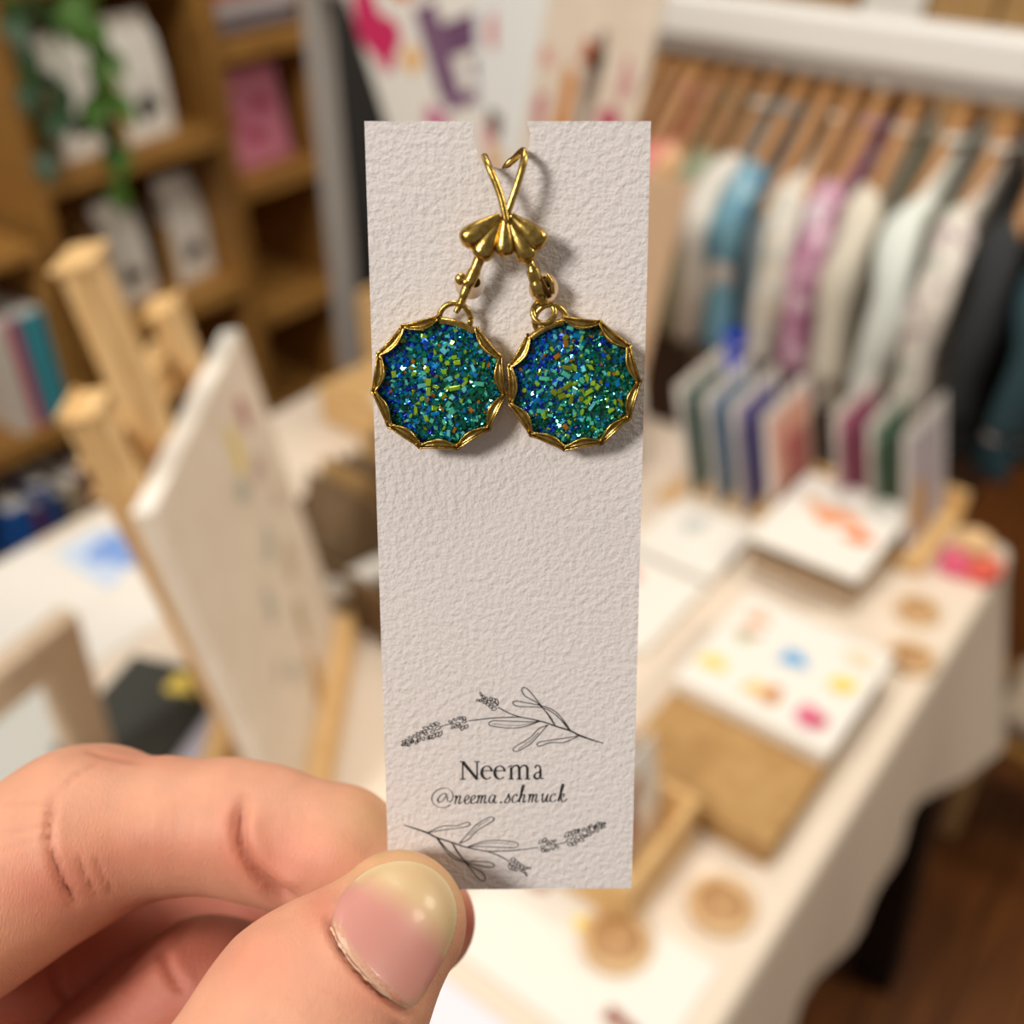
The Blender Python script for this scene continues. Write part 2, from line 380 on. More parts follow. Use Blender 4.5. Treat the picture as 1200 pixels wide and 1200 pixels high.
def garment(x, lab, m, half=.165, hem=.83, col2=None, slv=.855, fat=.018, dy=0):
    t = thing('garment', lab, 'garment', (x, RY+dy, -.02), rng.uniform(-.05, .05), 'small garments hanging from the white rail')
    # body: stacked rounded sections from hem to neck
    hem -= .035
    secs = [(hem, half*.80, fat*1.15), (hem+.02, half*.79, fat*1.1), (.93, half*.74, fat), (.99, half*.76, fat), (1.02, half*.86, fat*.9), (1.045, half*.9, fat*.8), (1.075, half*.66, fat*.75), (1.1, half*.42, fat*.7), (1.108, half*.36, fat*.6)]
    V, F = [], []; n = 40; ph = rng.uniform(0, 6)
    for i, (z, wd, th) in enumerate(secs):
        fo = max(0, (1.0-z)/.2)
        for k in range(n):
            a = 2*PI*k/n; c, s = math.cos(a), math.sin(a)
            yy = math.copysign(abs(c)**.8, c)*wd; xx = math.copysign(abs(s)**.8, s)*th
            xx += fo*.011*math.sin(yy*75+ph+z*6)
            V.append((xx, yy, z+ (.006*fo*math.sin(yy*30+ph) if i < 2 else 0)))
    for i in range(len(secs)-1):
        for k in range(n): F.append((i*n+k, i*n+(k+1) % n, (i+1)*n+(k+1) % n, (i+1)*n+k))
    o = mesh('body', V, [f[::-1] for f in F], m, t, True); o.modifiers.new('s', 'SOLIDIFY').thickness = .002
    for s in (-1, 1):
        P = cr([(0, s*half*.62, 1.066), (0, s*half*.86, 1.045), (.004, s*half*1.05, 1.0), (.008, s*half*1.08, .94), (.004, s*half*1.03, slv)], 6)
        rr = np.interp(np.linspace(0, 1, len(P)), [0, .25, .5, 1], [.012, .021, .021, .019])
        P[:, 0] += .004*np.sin(np.linspace(0, 9, len(P))+ph)
        tube('sleeve', P, rr*(1+.08*np.sin(np.linspace(0, 16, len(P))+ph)), m, t, 14, .8)
    P = cr([(math.cos(a)*fat*.62, math.sin(a)*half*.37, 1.109+.012*abs(math.sin(a))) for a in np.linspace(0, 2*PI, 13)[:-1]], 3, True)
    tube('collar', np.vstack([P, P[:1]]), .0045, col2 or m, t, 8)
    return t
S = srgb
gs = [
 (-.548, 'coral pink garment at the left end of the row, beside the beige print', cloth('coral', S(236, 140, 138)), .165, .86),
 (-.516, 'peach floral garment second in the row, between the coral and sage ones', cloth('peach', S(236, 190, 150), [S(240, 150, 120), S(250, 226, 190), S(206, 150, 70)], 40, .45), .165, .85),
 (-.484, 'plain sage green garment near the left of the row', cloth('sage', S(150, 160, 132)), .17, .84),
 (-.447, 'plain white long-sleeved garment left of the blue floral one', cloth('white_cotton', S(226, 222, 212)), .175, .81),
 (-.409, 'blue garment with pale flowers, left of the middle of the row', cloth('blue_floral', S(112, 160, 178), [S(214, 206, 196), S(150, 186, 200), S(96, 140, 165), S(112, 160, 178)], 26, .42), .17, .825),
 (-.376, 'slate blue garment hanging behind the blue floral one', cloth('slate', S(118, 132, 138)), .14, .86),
 (-.345, 'white garment speckled grey and mustard in the middle of the row', cloth('speckled', S(214, 210, 198), [S(150, 160, 150), S(206, 170, 110), S(236, 232, 222)], 55, .42), .168, .83),
 (-.309, 'mauve patterned garment with dark plum patches, right of the speckled one', cloth('mauve', S(196, 152, 172), [S(128, 60, 96), S(222, 190, 204), S(170, 110, 140), S(214, 200, 206)], 30, .5), .165, .815),
 (-.271, 'plain cream garment right of the mauve one', cloth('cream_cotton', S(214, 206, 188)), .17, .82),
 (-.213, 'pale mint white garment, brightest of the right half of the row', cloth('mint_cotton', S(218, 224, 216)), .178, .825),
 (-.162, 'white garment with mauve leaf print near the right end', cloth('leafprint', S(220, 212, 200), [S(176, 158, 160), S(190, 196, 180), S(232, 226, 216)], 34, .45), .18, .845),
 (-.108, 'charcoal garment at the right edge, behind the leaf-print one', cloth('charcoal', S(40, 42, 44)), .165, .80),
 (-.062, 'dark teal garment with a pale spot at the right end of the row', cloth('teal', S(38, 66, 74), [S(38, 66, 74), S(200, 186, 180)], 16, .3), .17, .80)]
for i, (x, lab, m, half, hem) in enumerate(gs):
    garment(x, lab, m, half, hem)
    hanger(x, 'wooden hanger carrying the '+lab.split(',')[0].split(' in the')[0].split(' at the')[0].split(' near')[0])
for i, x in enumerate((-.62, -.595, -.568)):
    hanger(x, ['bare wooden hanger nearest the beige print on the white rail', 'second bare wooden hanger from the beige print', 'third bare wooden hanger from the beige print, left of the coral garment'][i])
# kraft packets on a shelf behind the rail
sh = thing('wall_shelf', 'brown wall shelf of kraft packets behind the clothes rail', 'shelf', (.3, 1.5, 0))
box('board', -1.5, 1.5, -.15, .4, .75, .78, CRATE, sh)
for x in (-1.45, 0, 1.45): box('bracket', x-.015, x+.015, -.12, .4, .5, .7495, CRATE, sh)
for i in range(10):
    x = -1.05+i*.15
    V = []; h = .30+.03*math.sin(i*2.1)
    prof = [(0, .07, .05), (.6, .07, .05), (.9, .068, .012), (1, .068, .006)]
    for zz, a, b in prof:
        for sx, sy in ((1, -1), (1, 1), (-1, 1), (-1, -1)): V.append((sx*a, sy*b, zz*h))
    F = [(3, 2, 1, 0)]+[(q*4+k, q*4+(k+1) % 4, q*4+4+(k+1) % 4, q*4+4+k) for q in range(3) for k in range(4)]+[(12, 13, 14, 15)]
    o = mesh('kraft_packet', V, F, WHITE if i % 4 == 2 else KRAFT, loc=(x, 1.5, .7805))
    tag(o, ['first', 'second', 'third', 'fourth', 'fifth', 'sixth', 'seventh', 'eighth', 'ninth', 'tenth'][i]+' packet from the left above the clothes rail, '+('white paper' if i % 4 == 2 else 'brown kraft'), 'packet', 'packets behind the clothes rail')

# ------------------------------------------------------------------ art prints fanned at the far end of the table (behind the held card)
bn = thing('print_bin', 'open wooden bin at the far table end holding the fanned large prints', 'box', (-.66, -.06, TZ+.001))
for n_, a in (('bottom_panel', (-.19, .19, -.045, .045, 0, .008)), ('front_panel', (-.19, .19, -.055, -.046, 0, .09)), ('rear_panel', (-.19, .19, .046, .055, 0, .11)),
              ('end_panel', (-.199, -.1905, -.055, .055, 0, .10)), ('end_panel', (.1905, .199, -.055, .055, 0, .10))): box(n_, *a, PINEX, bn)
def board(name, lab, cx, y, z, wd, h, roll, m, th=.004, lean=0):
    t = thing(name, lab, 'art print', (cx, y, z)); t.rotation_euler = (lean, roll, 0)
    box('sheet', -wd/2, wd/2, 0, th, 0, h, m, t, .0008); return t
b1 = board('art_print', 'white print with pink flowers and purple squares behind the card top left', -.605, -.075, .81, .21, .50, R(-21), WHITE)
for i, (a, b, rx, ry, c) in enumerate([(-.07, .42, .03, .045, (206, 40, 96)), (.0, .46, .025, .02, (222, 120, 60)), (-.02, .30, .018, .03, (200, 110, 150)), (.03, .23, .03, .022, (206, 40, 48)), (-.06, .26, .016, .02, (150, 180, 190)),
                                    (-.05, .19, .022, .016, (90, 130, 180)), (.06, .18, .026, .02, (236, 170, 170)), (-.03, .38, .012, .016, (240, 180, 90))]):
    blob('printed_flower', a, b, -.0004, rx, ry, paint(*c), b1, i, 'y')
for a0, a1, z0, z1, c in [(.02, .1, .44, .475, (112, 76, 108)), (-.005, .03, .33, .43, (124, 92, 120)), (.03, .1, .37, .405, (112, 76, 108)), (.055, .1, .30, .36, (112, 76, 108)), (.0, .06, .315, .33, (130, 96, 126))]:
    box('printed_square', a0, a1, -.0012, -.0002, z0, z1, paint(*c), b1, 0)
b2 = board('art_print', 'plain white print standing upright between the two fanned prints', -.588, -.089, .764, .118, .53, R(-2), mat('glossy_white', S(236, 238, 234), .25))
blob('printed_flower', -.036, .345, -.0009, .009, .016, paint(84, 66, 36), b2, 3, 'y'); blob('printed_flower', -.046, .315, -.0004, .010, .028, paint(236, 170, 170), b2, 4, 'y'); blob('printed_flower', -.036, .300, -.0006, .014, .02, paint(222, 190, 150), b2, 9, 'y')
blob('printed_flower', -.035, .44, -.0004, .006, .02, paint(210, 120, 120), b2, 5, 'y')
b3 = board('art_print', 'beige print with orange and plum wild flowers behind the card top right', -.585, -.104, .79, .13, .52, R(12), CREAM)
for i, (a, b, rx, ry, c) in enumerate([(-.02, .36, .010, .045, (206, 130, 40)), (.005, .385, .010, .05, (128, 110, 96)), (.0, .42, .013, .012, (190, 96, 50)), (.035, .365, .016, .012, (190, 90, 110)), (-.05, .345, .007, .02, (196, 110, 120)),
                                       (-.055, .40, .008, .01, (220, 160, 140)), (.045, .41, .008, .02, (206, 150, 146)), (-.005, .32, .012, .008, (110, 110, 90)), (.02, .34, .02, .008, (206, 120, 130))]):
    blob('printed_flower', a, b, -.0004, rx, ry, paint(*c), b3, i+20, 'y')
p = on(1, -.06, 811, 211)
b4 = thing('art_print', 'small tan print tilted to the right beside the sage garment', 'art print', (0, 0, 0)); b4.rotation_euler = (0, R(9), R(52))
b4.location = Vector(tuple(p))-b4.rotation_euler.to_matrix() @ Vector((.09, 0, .29))
box('sheet', -.09, .09, 0, .003, 0, .29, mat('tan_card', S(214, 180, 146), .7), b4, .0008)

# ------------------------------------------------------------------ greeting cards standing in two wooden slotted holders
def holder(lab, x0, x1, y0, y1):
    t = thing('card_holder', lab, 'card holder', ((x0+x1)/2, (y0+y1)/2, TZ+.001))
    a, b = (x1-x0)/2, (y1-y0)/2
    box('base_board', -a, a, -b, b, 0, .006, PINEX, t); box('front_rail', -a, a, -b-.006, -b, 0, .014, PINEX, t); box('rear_rail', -a, a, b, b+.006, 0, .03, PINEX, t)
    return t
holder('pine slotted holder under the left four standing cards', -.345, -.19, -.155, -.03)
holder('pine slotted holder under the right three standing cards', -.178, -.055, -.11, .02)
def scard(lab, x, y, z, c, wd=.115, h=.142):
    t = thing('greeting_card', lab, 'card', (x, y, z), 0, 'standing greeting cards in the pine holders'); t.rotation_euler = (0, R(-13), R(rng.uniform(-2, 2)))
    box('sheet', -.001, .001, -wd/2, wd/2, 0, h, mat('sleeve_white', S(236, 230, 222), .35), t, .0005)
    box('colour_panel', .001, .0016, -wd/2+.013, wd/2-.011, .004, h-.013, paint(*c), t, 0)
    return t
cz = TZ+.0075
for x, c, lab in [(-.312, (84, 116, 112), 'teal standing card, leftmost of the left holder'), (-.278, (96, 134, 172), 'sky blue standing card, second in the left holder'), (-.246, (104, 100, 160), 'violet blue standing card, third in the left holder'), (-.208, (216, 160, 140), 'pale orange standing card, right end of the left holder')]:
    t = scard(lab, x, -.093, cz, c)
blob('printed_spot', .01, .07, .0018, .025, .03, paint(206, 120, 120), t, 3, 'x')
for x, c, lab in [(-.152, (172, 98, 128), 'rose pink standing card, left in the right holder'), (-.115, (96, 128, 108), 'leaf green standing card, middle of the right holder'), (-.077, (186, 176, 182), 'pale grey standing card, right in the right holder')]:
    t = scard(lab, x, -.045, cz, c)
blob('printed_spot', -.02, .05, .0018, .02, .035, paint(206, 160, 100), t, 8, 'x')
t = thing('fabric_pouch', 'bright blue fabric pouch behind the standing cards', 'pouch', (-.375, .06, TZ+.001))
V, F = tube_geo([(0, 0, 0), (0, 0, .01), (0, 0, .05), (0, 0, .085), (0, 0, .1), (0, 0, .115)], [.03, .04, .045, .03, .012, .022], 16, .7)
mesh('bag', V, F, cloth('bright_blue', S(30, 66, 190)), t, True); tube('cord', [(.014*math.cos(a), .010*math.sin(a), .1) for a in np.linspace(0, 2*PI, 14)], .002, WHITE, t, 6)
t = thing('red_card', 'red and white folded card right beside the held card, left of the prints', 'card', (-.39, -.16, TZ+.001), 0); t.rotation_euler = (0, R(-13), 0)
box('sheet', -.001, .001, -.07, .06, 0, .13, WHITE, t, .0004); blob('printed_mark', .0, .07, .0012, .035, .03, paint(200, 60, 50), t, 4, 'x')

# ------------------------------------------------------------------ flat prints, stacks and boxes on the right half of the table
def flat(lab, x0, x1, y0, y1, z, marks=(), m=WHITE, th=.0015, rz=0, name='art_print', cat='art print', seed=0, group=None):
    cx, cy = (x0+x1)/2, (y0+y1)/2
    t = thing(name, lab, cat, (cx, cy, z), rz, group)
    box('sheet', x0-cx, x1-cx, y0-cy, y1-cy, 0, th, m, t, .0004)
    for i, (a, b, rx, ry, c) in enumerate(marks): blob('painted_motif', a, b, th+.0003*i, rx, ry, paint(*c), t, seed+i)
    return t
def stack(lab0, x0, x1, y0, y1, z, specs, group, name='print_sheet'):
    for i, (th, m, what) in enumerate(specs):
        j = rng.uniform(-.002, .002, 2)
        o = box(name, x0+j[0], x1+j[0], y0+j[1], y1+j[1], z, z+th-.0003, m, bev=.0008)
        tag(o, what+' '+lab0, 'board', group); z += th
    return z
# stack with the orange motif
ordn = ['bottom', 'second', 'third', 'fourth', 'fifth', 'sixth', 'seventh', 'eighth', 'ninth']
mats = [KRAFTD, CREAM, KRAFT, CREAM, KRAFTD, KRAFTD, KRAFTD, CREAM]
z = stack('from below in the tall print stack by the pine holders', -.203, -.092, -.215, -.075, TZ+.001, [(.0055, mats[i], ordn[i]+(' kraft board' if mats[i] is not CREAM else ' cream board')) for i in range(8)], 'boards of the tall print stack')
flat('white print with an orange painted motif on top of the tall stack', -.208, -.088, -.22, -.07, z, [(.0, .01, .026, .014, (234, 150, 96)), (.03, -.008, .014, .012, (240, 128, 60)), (-.03, .02, .012, .008, (230, 180, 140))], seed=40)
# two white prints left of it
z2 = stack('from below under the pale grey sketch print', -.315, -.222, -.265, -.15, TZ+.001, [(.004, WHITE, ordn[i]+' white sheet') for i in range(3)], 'white sheets under the sketch print')
flat('white print with a faint grey sketch, behind the palette print', -.318, -.22, -.268, -.148, z2, [(-.01, .01, .012, .018, (196, 200, 194))], seed=50)
z2 = stack('from below under the red-spotted white print', -.315, -.222, -.395, -.275, TZ+.001, [(.004, WHITE, ordn[i]+' white sheet') for i in range(2)], 'white sheets under the red-spotted print')
flat('white print with one red spot beside the held card', -.317, -.22, -.397, -.274, z2, [(-.025, .03, .014, .010, (226, 130, 110))], seed=54)
# palette print on a kraft box
def rect(z, TL, TR, BR, BL):
    q = [on(2, z, *p) for p in (TL, TR, BR, BL)]
    return (q[0][0]+q[3][0])/2, (q[1][0]+q[2][0])/2, (q[2][1]+q[3][1])/2, (q[0][1]+q[1][1])/2
zp = TZ+.045
x0, x1, y0, y1 = rect(zp, (878, 692), (1050, 770), (972, 880), (788, 795))
t = thing('kraft_box', 'closed grey-brown box under the print with coloured spots', 'box', ((x0+x1)/2, (y0+y1)/2, TZ+.001))
hx, hy = (x1-x0)/2, (y1-y0)/2
box('carton', -hx+.003, hx-.003, -hy+.003, hy-.003, 0, .024, KRAFTD, t); box('lid', -hx+.001, hx-.001, -hy+.001, hy-.001, .0245, .041, WHITE, t)
flat('white print with nine coloured watercolour spots on the box', x0, x1, y0, y1, TZ+.0425, [
    (-.048, .045, .010, .010, (240, 176, 140)), (-.045, .018, .010, .008, (206, 150, 120)), (-.045, .010, .007, .005, (170, 200, 150)), (-.052, -.035, .013, .010, (240, 216, 120)), (.0, .012, .013, .010, (110, 174, 222)), (.004, -.04, .010, .010, (206, 140, 80)), (-.01, -.042, .010, .008, (240, 206, 130)),
    (.05, .048, .012, .008, (232, 214, 176)), (.052, .008, .010, .010, (242, 214, 70)), (.044, -.045, .014, .010, (222, 110, 140)), (.052, -.046, .007, .007, (200, 50, 90))], seed=60)
# kraft envelopes in front
zk = TZ+.03
x0, x1, y0, y1 = rect(zk, (770, 838), (975, 885), (900, 985), (790, 950))
x0 = -.165; x1 = -.022
z = TZ+.001
for i in range(6):
    j = rng.uniform(-.0015, .0015, 2)
    t = thing('envelope', ordn[i]+' kraft envelope from below in the pile in front of the spotted print', 'envelope', ((x0+x1)/2+j[0], -.469+j[1], z), 0, 'kraft envelopes in a pile')
    a = (x1-x0)/2; box('sleeve', -a, a, -.066, .066, 0, .0042, KRAFT, t, .001)
    if i == 5: mesh('flap', [(-a+.002, .059, .0046), (a-.002, .059, .0046), (.01, -.012, .0048), (-.01, -.012, .0048), (-a+.002, .059, .0043), (a-.002, .059, .0043), (.01, -.012, .0043), (-.01, -.012, .0043)], [(3, 2, 1, 0), (0, 1, 5, 4), (1, 2, 6, 5), (2, 3, 7, 6), (3, 0, 4, 7)], KRAFT, t)
    z += .0046
# open pine box with cards in it
t = thing('pine_box', 'small open pine box holding tilted cards beside the held card', 'box', (-.15, -.595, TZ+.001))
for n_, a in (('bottom_panel', (-.07, .07, -.05, .05, 0, .005)), ('front_panel', (-.07, .07, -.05, -.042, .0052, .05)), ('rear_panel', (-.07, .07, .042, .05, .0052, .05)), ('side_panel', (.062, .07, -.0418, .0418, .0052, .05)), ('side_panel', (-.07, -.062, -.0418, .0418, .0052, .05))): box(n_, *a, PINEX, t)
for i in range(4):
    t = thing('greeting_card', ['front card with a brown fox-red motif in the open pine box', 'second card in the open pine box', 'third card in the open pine box', 'rear card in the open pine box'][i], 'card', (-.105-i*.012, -.595, TZ+.0065), 0, 'cards in the open pine box'); t.rotation_euler = (0, R(-10), 0)
    box('sheet', -.001, .001, -.04, .04, 0, .10, CREAM if i % 2 else WHITE, t, .0004)
    if i == 0:
        blob('printed_motif', -.005, .045, .0012, .012, .022, paint(160, 96, 60), t, 77, 'x'); blob('printed_motif', .01, .07, .0012, .008, .012, paint(190, 140, 110), t, 78, 'x')
# wooden slices
SL1 = noisy(mat('slice_wood', S(222, 186, 136), .6), S(214, 174, 122), S(228, 194, 146), 60); SL2 = noisy(mat('slice_face', S(190, 146, 98), .6), S(176, 132, 86), S(200, 158, 108), 90)
for px, py, r_, lab in [(845, 1062, .0245, 'round wooden slice right of the open pine box'), (722, 1105, .0255, 'round wooden slice nearest the viewer, on the insect print'), (1068, 772, .022, 'round wooden slice just right of the spotted print'), (1076, 716, .021, 'round wooden slice between the tall stack and the tape rolls')]:
    p = on(2, TZ+.004, px, py); zz = TZ+.001 if py != 1105 else TZ+.0028
    t = thing('wooden_slice', lab, 'wooden slice', (p[0], p[1], zz), 0, 'round wooden slices on the table')
    lathe('ring', [(r_*.93, 0), (r_, .0015), (r_, .007), (r_*.95, .008), (r_*.78, .008), (r_*.76, .0068)], SL1, t, 32)
    lathe('engraved_face', [(r_*.74, .0066), (r_*.74, .0074), (r_*.2, .0076)], SL2, t, 28)
# tape rolls
for i, (c, lab) in enumerate([((236, 92, 136), 'pink roll of tape at the far table corner'), ((238, 96, 84), 'coral red roll of tape beside the pink roll')]):
    p = on(2, TZ+.01, 1120+i*31, 660+i*9)
    t = thing('tape_roll', lab, 'tape', (p[0], p[1]+.004, TZ+.001), 0, 'tape rolls at the table corner')
    lathe('tape', [(.0155, .0), (.0175, .001), (.0175, .017), (.0155, .018), (.0125, .018), (.0125, .0176)], paint(*c), t, 32)
    lathe('core', [(.0122, 0), (.0122, .0185), (.0095, .0185), (.0095, .002)], KRAFT, t, 24)
t = thing('wooden_slice', 'pale wooden ring lying on the tape rolls', 'wooden slice', on(2, TZ+.02, 1140, 636), 0); t.location.z = TZ+.0198
lathe('ring', [(.019, 0), (.021, .002), (.021, .005), (.019, .006), (.014, .006), (.014, .001)], SL1, t, 28)
# insect sheet and white bag at the near edge
q = [on(2, TZ, *p) for p in ((560, 1080), (850, 1150))]
flat('long white print with small brown insects and a yellow star at the near edge', -.19, -.012, -.735, -.63, TZ+.001, [(.055, -.025, .014, .006, (150, 90, 70)), (-.055, .03, .012, .007, (176, 120, 96)), (-.005, .022, .009, .008, (246, 226, 90))], th=.0014, seed=80)
t = flat('plain white sheet half covering the near end of the table', -.30, -.1, -.90, -.755, TZ+.001, m=mat('cool_white', S(228, 228, 236), .4), name='paper_sheet', cat='paper')
# beige pouch and stool under the rack
t = thing('low_stool', 'small wooden stool on the floor beyond the table corner', 'stool', (.13, .34, 0))
box('seat', -.13, .13, -.1, .1, .22, .245, CRATE, t)
for sx in (-1, 1):
    for sy in (-1, 1): box('leg', sx*.1-.012, sx*.1+.012, sy*.075-.012, sy*.075+.012, 0, .2195, PINE, t)
o = box('folded_cloth', -.1, .1, -.08, .08, 0, .05, cloth('beige_fold', S(214, 196, 172)), bev=.018, loc=(.13, .34, .246)); tag(o, 'beige folded cloth on the low stool under the rack', 'cloth')

# ------------------------------------------------------------------ left half of the table: easel with canvas, frames, prints
ex, ey = -.36, -.52         # easel base; it faces the lower right of the table
EA = YAW                    # its width runs along the photographer's heading
ez = thing('table_easel', 'light pine table easel carrying the white canvas', 'easel', tuple(CAM+RT*-.15*1.0+FH*.60-np.array([0, 0, CAM[2]-TZ-.001])), EA)
LEAN = R(9)
def lean(s, h, off=0):      # point on the leaning easel plane: s along heading, h up the plane, off towards the viewer side
    return (-h*math.sin(LEAN)+off*math.cos(LEAN), s, h*math.cos(LEAN)+off*math.sin(LEAN))
def bar(name, s0, h0, s1, h1, wd, th, off, m=PINE):
    a, b = np.array(lean(s0, h0, off)), np.array(lean(s1, h1, off)); d = b-a; L = np.linalg.norm(d); d /= L
    nrm = np.array((math.cos(LEAN), 0, math.sin(LEAN))); sd = np.cross(d, nrm); sd /= np.linalg.norm(sd)
    bm = bmesh.new(); bmesh.ops.create_cube(bm, size=1)
    for v in bm.verts:
        p = a+d*(v.co.z+.5)*L+sd*v.co.x*wd+nrm*v.co.y*th; v.co = tuple(p)
    bmesh.ops.bevel(bm, geom=bm.edges[:], offset=.003, segments=2, affect='EDGES')
    me = bpy.data.meshes.new(name); bm.to_mesh(me); bm.free(); me.materials.append(m)
    return link(bpy.data.objects.new(name, me), ez)
bar('mast', 0, .0, 0, .465, .036, .018, -.038)
bar('front_leg', -.045, 0, -.066, .40, .026, .016, -.038); bar('front_leg', .118, 0, .09, .39, .024, .016, -.038)
bar('crossbar', -.06, .345, .10, .345, .026, .012, -.0535); bar('crossbar', -.10, .10, .13, .10, .022, .012, -.0535)
bar('ledge', -.12, .02, .155, .02, .02, .026, -.012)
tube('rear_leg', [(-.115, .05, .33), (-.125, .06, .004)], .009, PINE, ez, 8)
cv = thing('canvas', 'white stretched canvas with faint painted flowers on the easel', 'canvas', tuple(ez.location), EA)
def quad_box(name, s0, s1, h0, h1, o0, o1, m, parent):
    V = [lean(s, h, o) for o in (o0, o1) for s, h in ((s0, h0), (s1, h0), (s1, h1), (s0, h1))]
    return mesh(name, V, [(0, 3, 2, 1), (4, 5, 6, 7), (0, 1, 5, 4), (1, 2, 6, 5), (2, 3, 7, 6), (3, 0, 4, 7)], m, parent)
o = quad_box('stretched_cloth', -.092, .152, .0325, .335, -.0265, -.012, CREAM, cv)
quad_box('lit_top_edge', -.092, .152, .3352, .3362, -.0265, -.012, WHITE, cv)  # whiter strip, the light on the top edge put into its colour
def cmark(s, h, rs, rh, c, sd):
    g = np.random.default_rng(sd); n = 18; ph = g.uniform(0, 6, 3); V = []
    for oo in (-.0119, -.0115):
        for k in range(n):
            a = 2*PI*k/n; q = 1+.2*math.cos(2*a+ph[0])+.12*math.cos(3*a+ph[1]); V.append(lean(s+.015+rs*q*math.cos(a), h-.055+rh*q*math.sin(a), oo))
    mesh('painted_flower', V, [tuple(range(n, 2*n))]+[(k, (k+1) % n, n+(k+1) % n, n+k) for k in range(n)], paint(*c), cv)
for i, (s, h, rs, rh, c) in enumerate([(.045, .335, .010, .018, (226, 200, 90)), (.085, .345, .012, .012, (176, 112, 110)), (.03, .31, .012, .010, (176, 176, 160)), (.075, .30, .014, .012, (196, 170, 155)), (.04, .25, .014, .016, (190, 184, 166)), (.07, .21, .014, .018, (196, 176, 146)), (0, .22, .012, .014, (186, 182, 166)),
        (.05, .16, .012, .02, (186, 164, 130)), (.0, .15, .012, .012, (190, 184, 168)), (.035, .105, .012, .028, (190, 148, 92)), (-.03, .18, .01, .012, (206, 188, 170)), (.09, .26, .01, .012, (206, 186, 168))]): cmark(s, h, rs, rh, c, i)
# white wooden frame near the left edge
FR = mat('frame_white', S(206, 184, 156), .55); FRT = WMETAL
p = on(2, .935, 87, 716)
wf = thing('picture_frame', 'off-white empty wooden frame standing at the left edge', 'frame', (p[0], p[1]-.036, TZ+.001), R(10))
wf.rotation_euler = (0, R(3), R(10))
hF, wF = .183, .24
for n_, a in (('stile', (-.018, .0, -.0, .036, 0, hF)), ('stile', (-.018, 0, -wF, -wF+.045, 0, hF)), ('rail', (-.018, 0, -wF+.0455, -.0005, hF-.036, hF)), ('rail', (-.018, 0, -wF+.0455, -.0005, 0, .025))): box(n_, *a, FR, wf)
# prints lying on the left half
p = on(2, TZ, 120, 650)
flat('large white print with a blue watercolour splash on the left of the table', p[0]-.055, p[0]+.14, p[1]-.13, p[1]+.13, TZ+.001, [(-.03, .0, .05, .045, (204, 220, 240)), (-.03, .015, .03, .026, (130, 166, 228))], seed=90)
p = on(2, TZ, 25, 715)
flat('plain white print at the left table edge below the blue one', p[0]-.08, p[0]+.06, p[1]-.11, p[1]+.07, TZ+.003, seed=93)
zz = TZ+.001
p = on(2, TZ, 185, 845)
for i, (c, lab) in enumerate([((70, 74, 66), 'dark olive print at the bottom of the sleeved pile behind the hand'), ((96, 104, 94), 'grey-green print in the sleeved pile behind the hand'), ((60, 62, 56), 'dark grey print on the sleeved pile behind the hand')]):
    flat(lab, p[0]-.05, p[0]+.05, p[1]-.07, p[1]+.05, zz, [(.02, .04, .02, .014, (226, 200, 90))] if i == 2 else (), m=paint(*c), th=.006, rz=R(8+6*i), group='sleeved prints behind the hand', seed=96); zz += .0066
p = on(2, TZ, 235, 870)
flat('lavender-white sleeved print lying next to the easel foot', p[0]-.05, p[0]+.05, p[1]-.07, p[1]+.07, TZ+.001, m=mat('lavender_sleeve', S(196, 196, 212), .25), th=.014, rz=R(20))
p = on(2, TZ, 40, 880)
flat('pale grey sleeved print under the white frame', p[0]-.09, p[0]+.07, p[1]-.06, p[1]+.06, TZ+.001, m=paint(206, 206, 198), th=.012, rz=R(15))
# box of kraft cards
t = thing('card_box', 'grey-brown box full of upright kraft cards left of the held card', 'box', (-.50, -.40, TZ+.001))
for n_, a in (('bottom_panel', (-.085, .085, -.13, .13, 0, .005)), ('front_panel', (-.085, .085, -.13, -.124, .0052, .065)), ('rear_panel', (-.085, .085, .124, .13, .0052, .10)), ('side_panel', (.079, .085, -.1238, .1238, .0052, .08)), ('side_panel', (-.085, -.079, -.1238, .1238, .0052, .08))): box(n_, *a, KRAFTD, t)
K = [KRAFTD, KRAFT, mat('umber_card', S(96, 78, 56), .8)]
for i in range(12):
    o = box('kraft_card', -.07, .07, -.0013, .0013, 0, .115+.006*math.sin(i*1.7), K[i % 3], bev=.0004, loc=(-.50, -.115+i*.0195-.40+.012, TZ+.0067)); o.rotation_euler = (R(-12), 0, 0)
    tag(o, ['front', 'second', 'third', 'fourth', 'fifth', 'sixth', 'seventh', 'eighth', 'ninth', 'tenth', 'eleventh', 'rearmost'][i]+' upright card from the near end of the grey-brown card box, '+['mid-brown', 'light tan', 'dark umber'][i % 3], 'card', 'kraft cards in the card box')
t = thing('white_tube', 'white rolled paper tube in front of the card box', 'paper roll', tuple(on(2, TZ+.03, 365, 705)), 0)
V, F = tube_geo([(0, 0, 0), (.055, .065, .035)], .013, 16); mesh('roll', V, F, WHITE, t, True); V, F = tube_geo([(.0551, .0652, .0352), (.0556, .0658, .0356)], .0085, 14); mesh('end_shadow', V, F, KRAFTD, t)
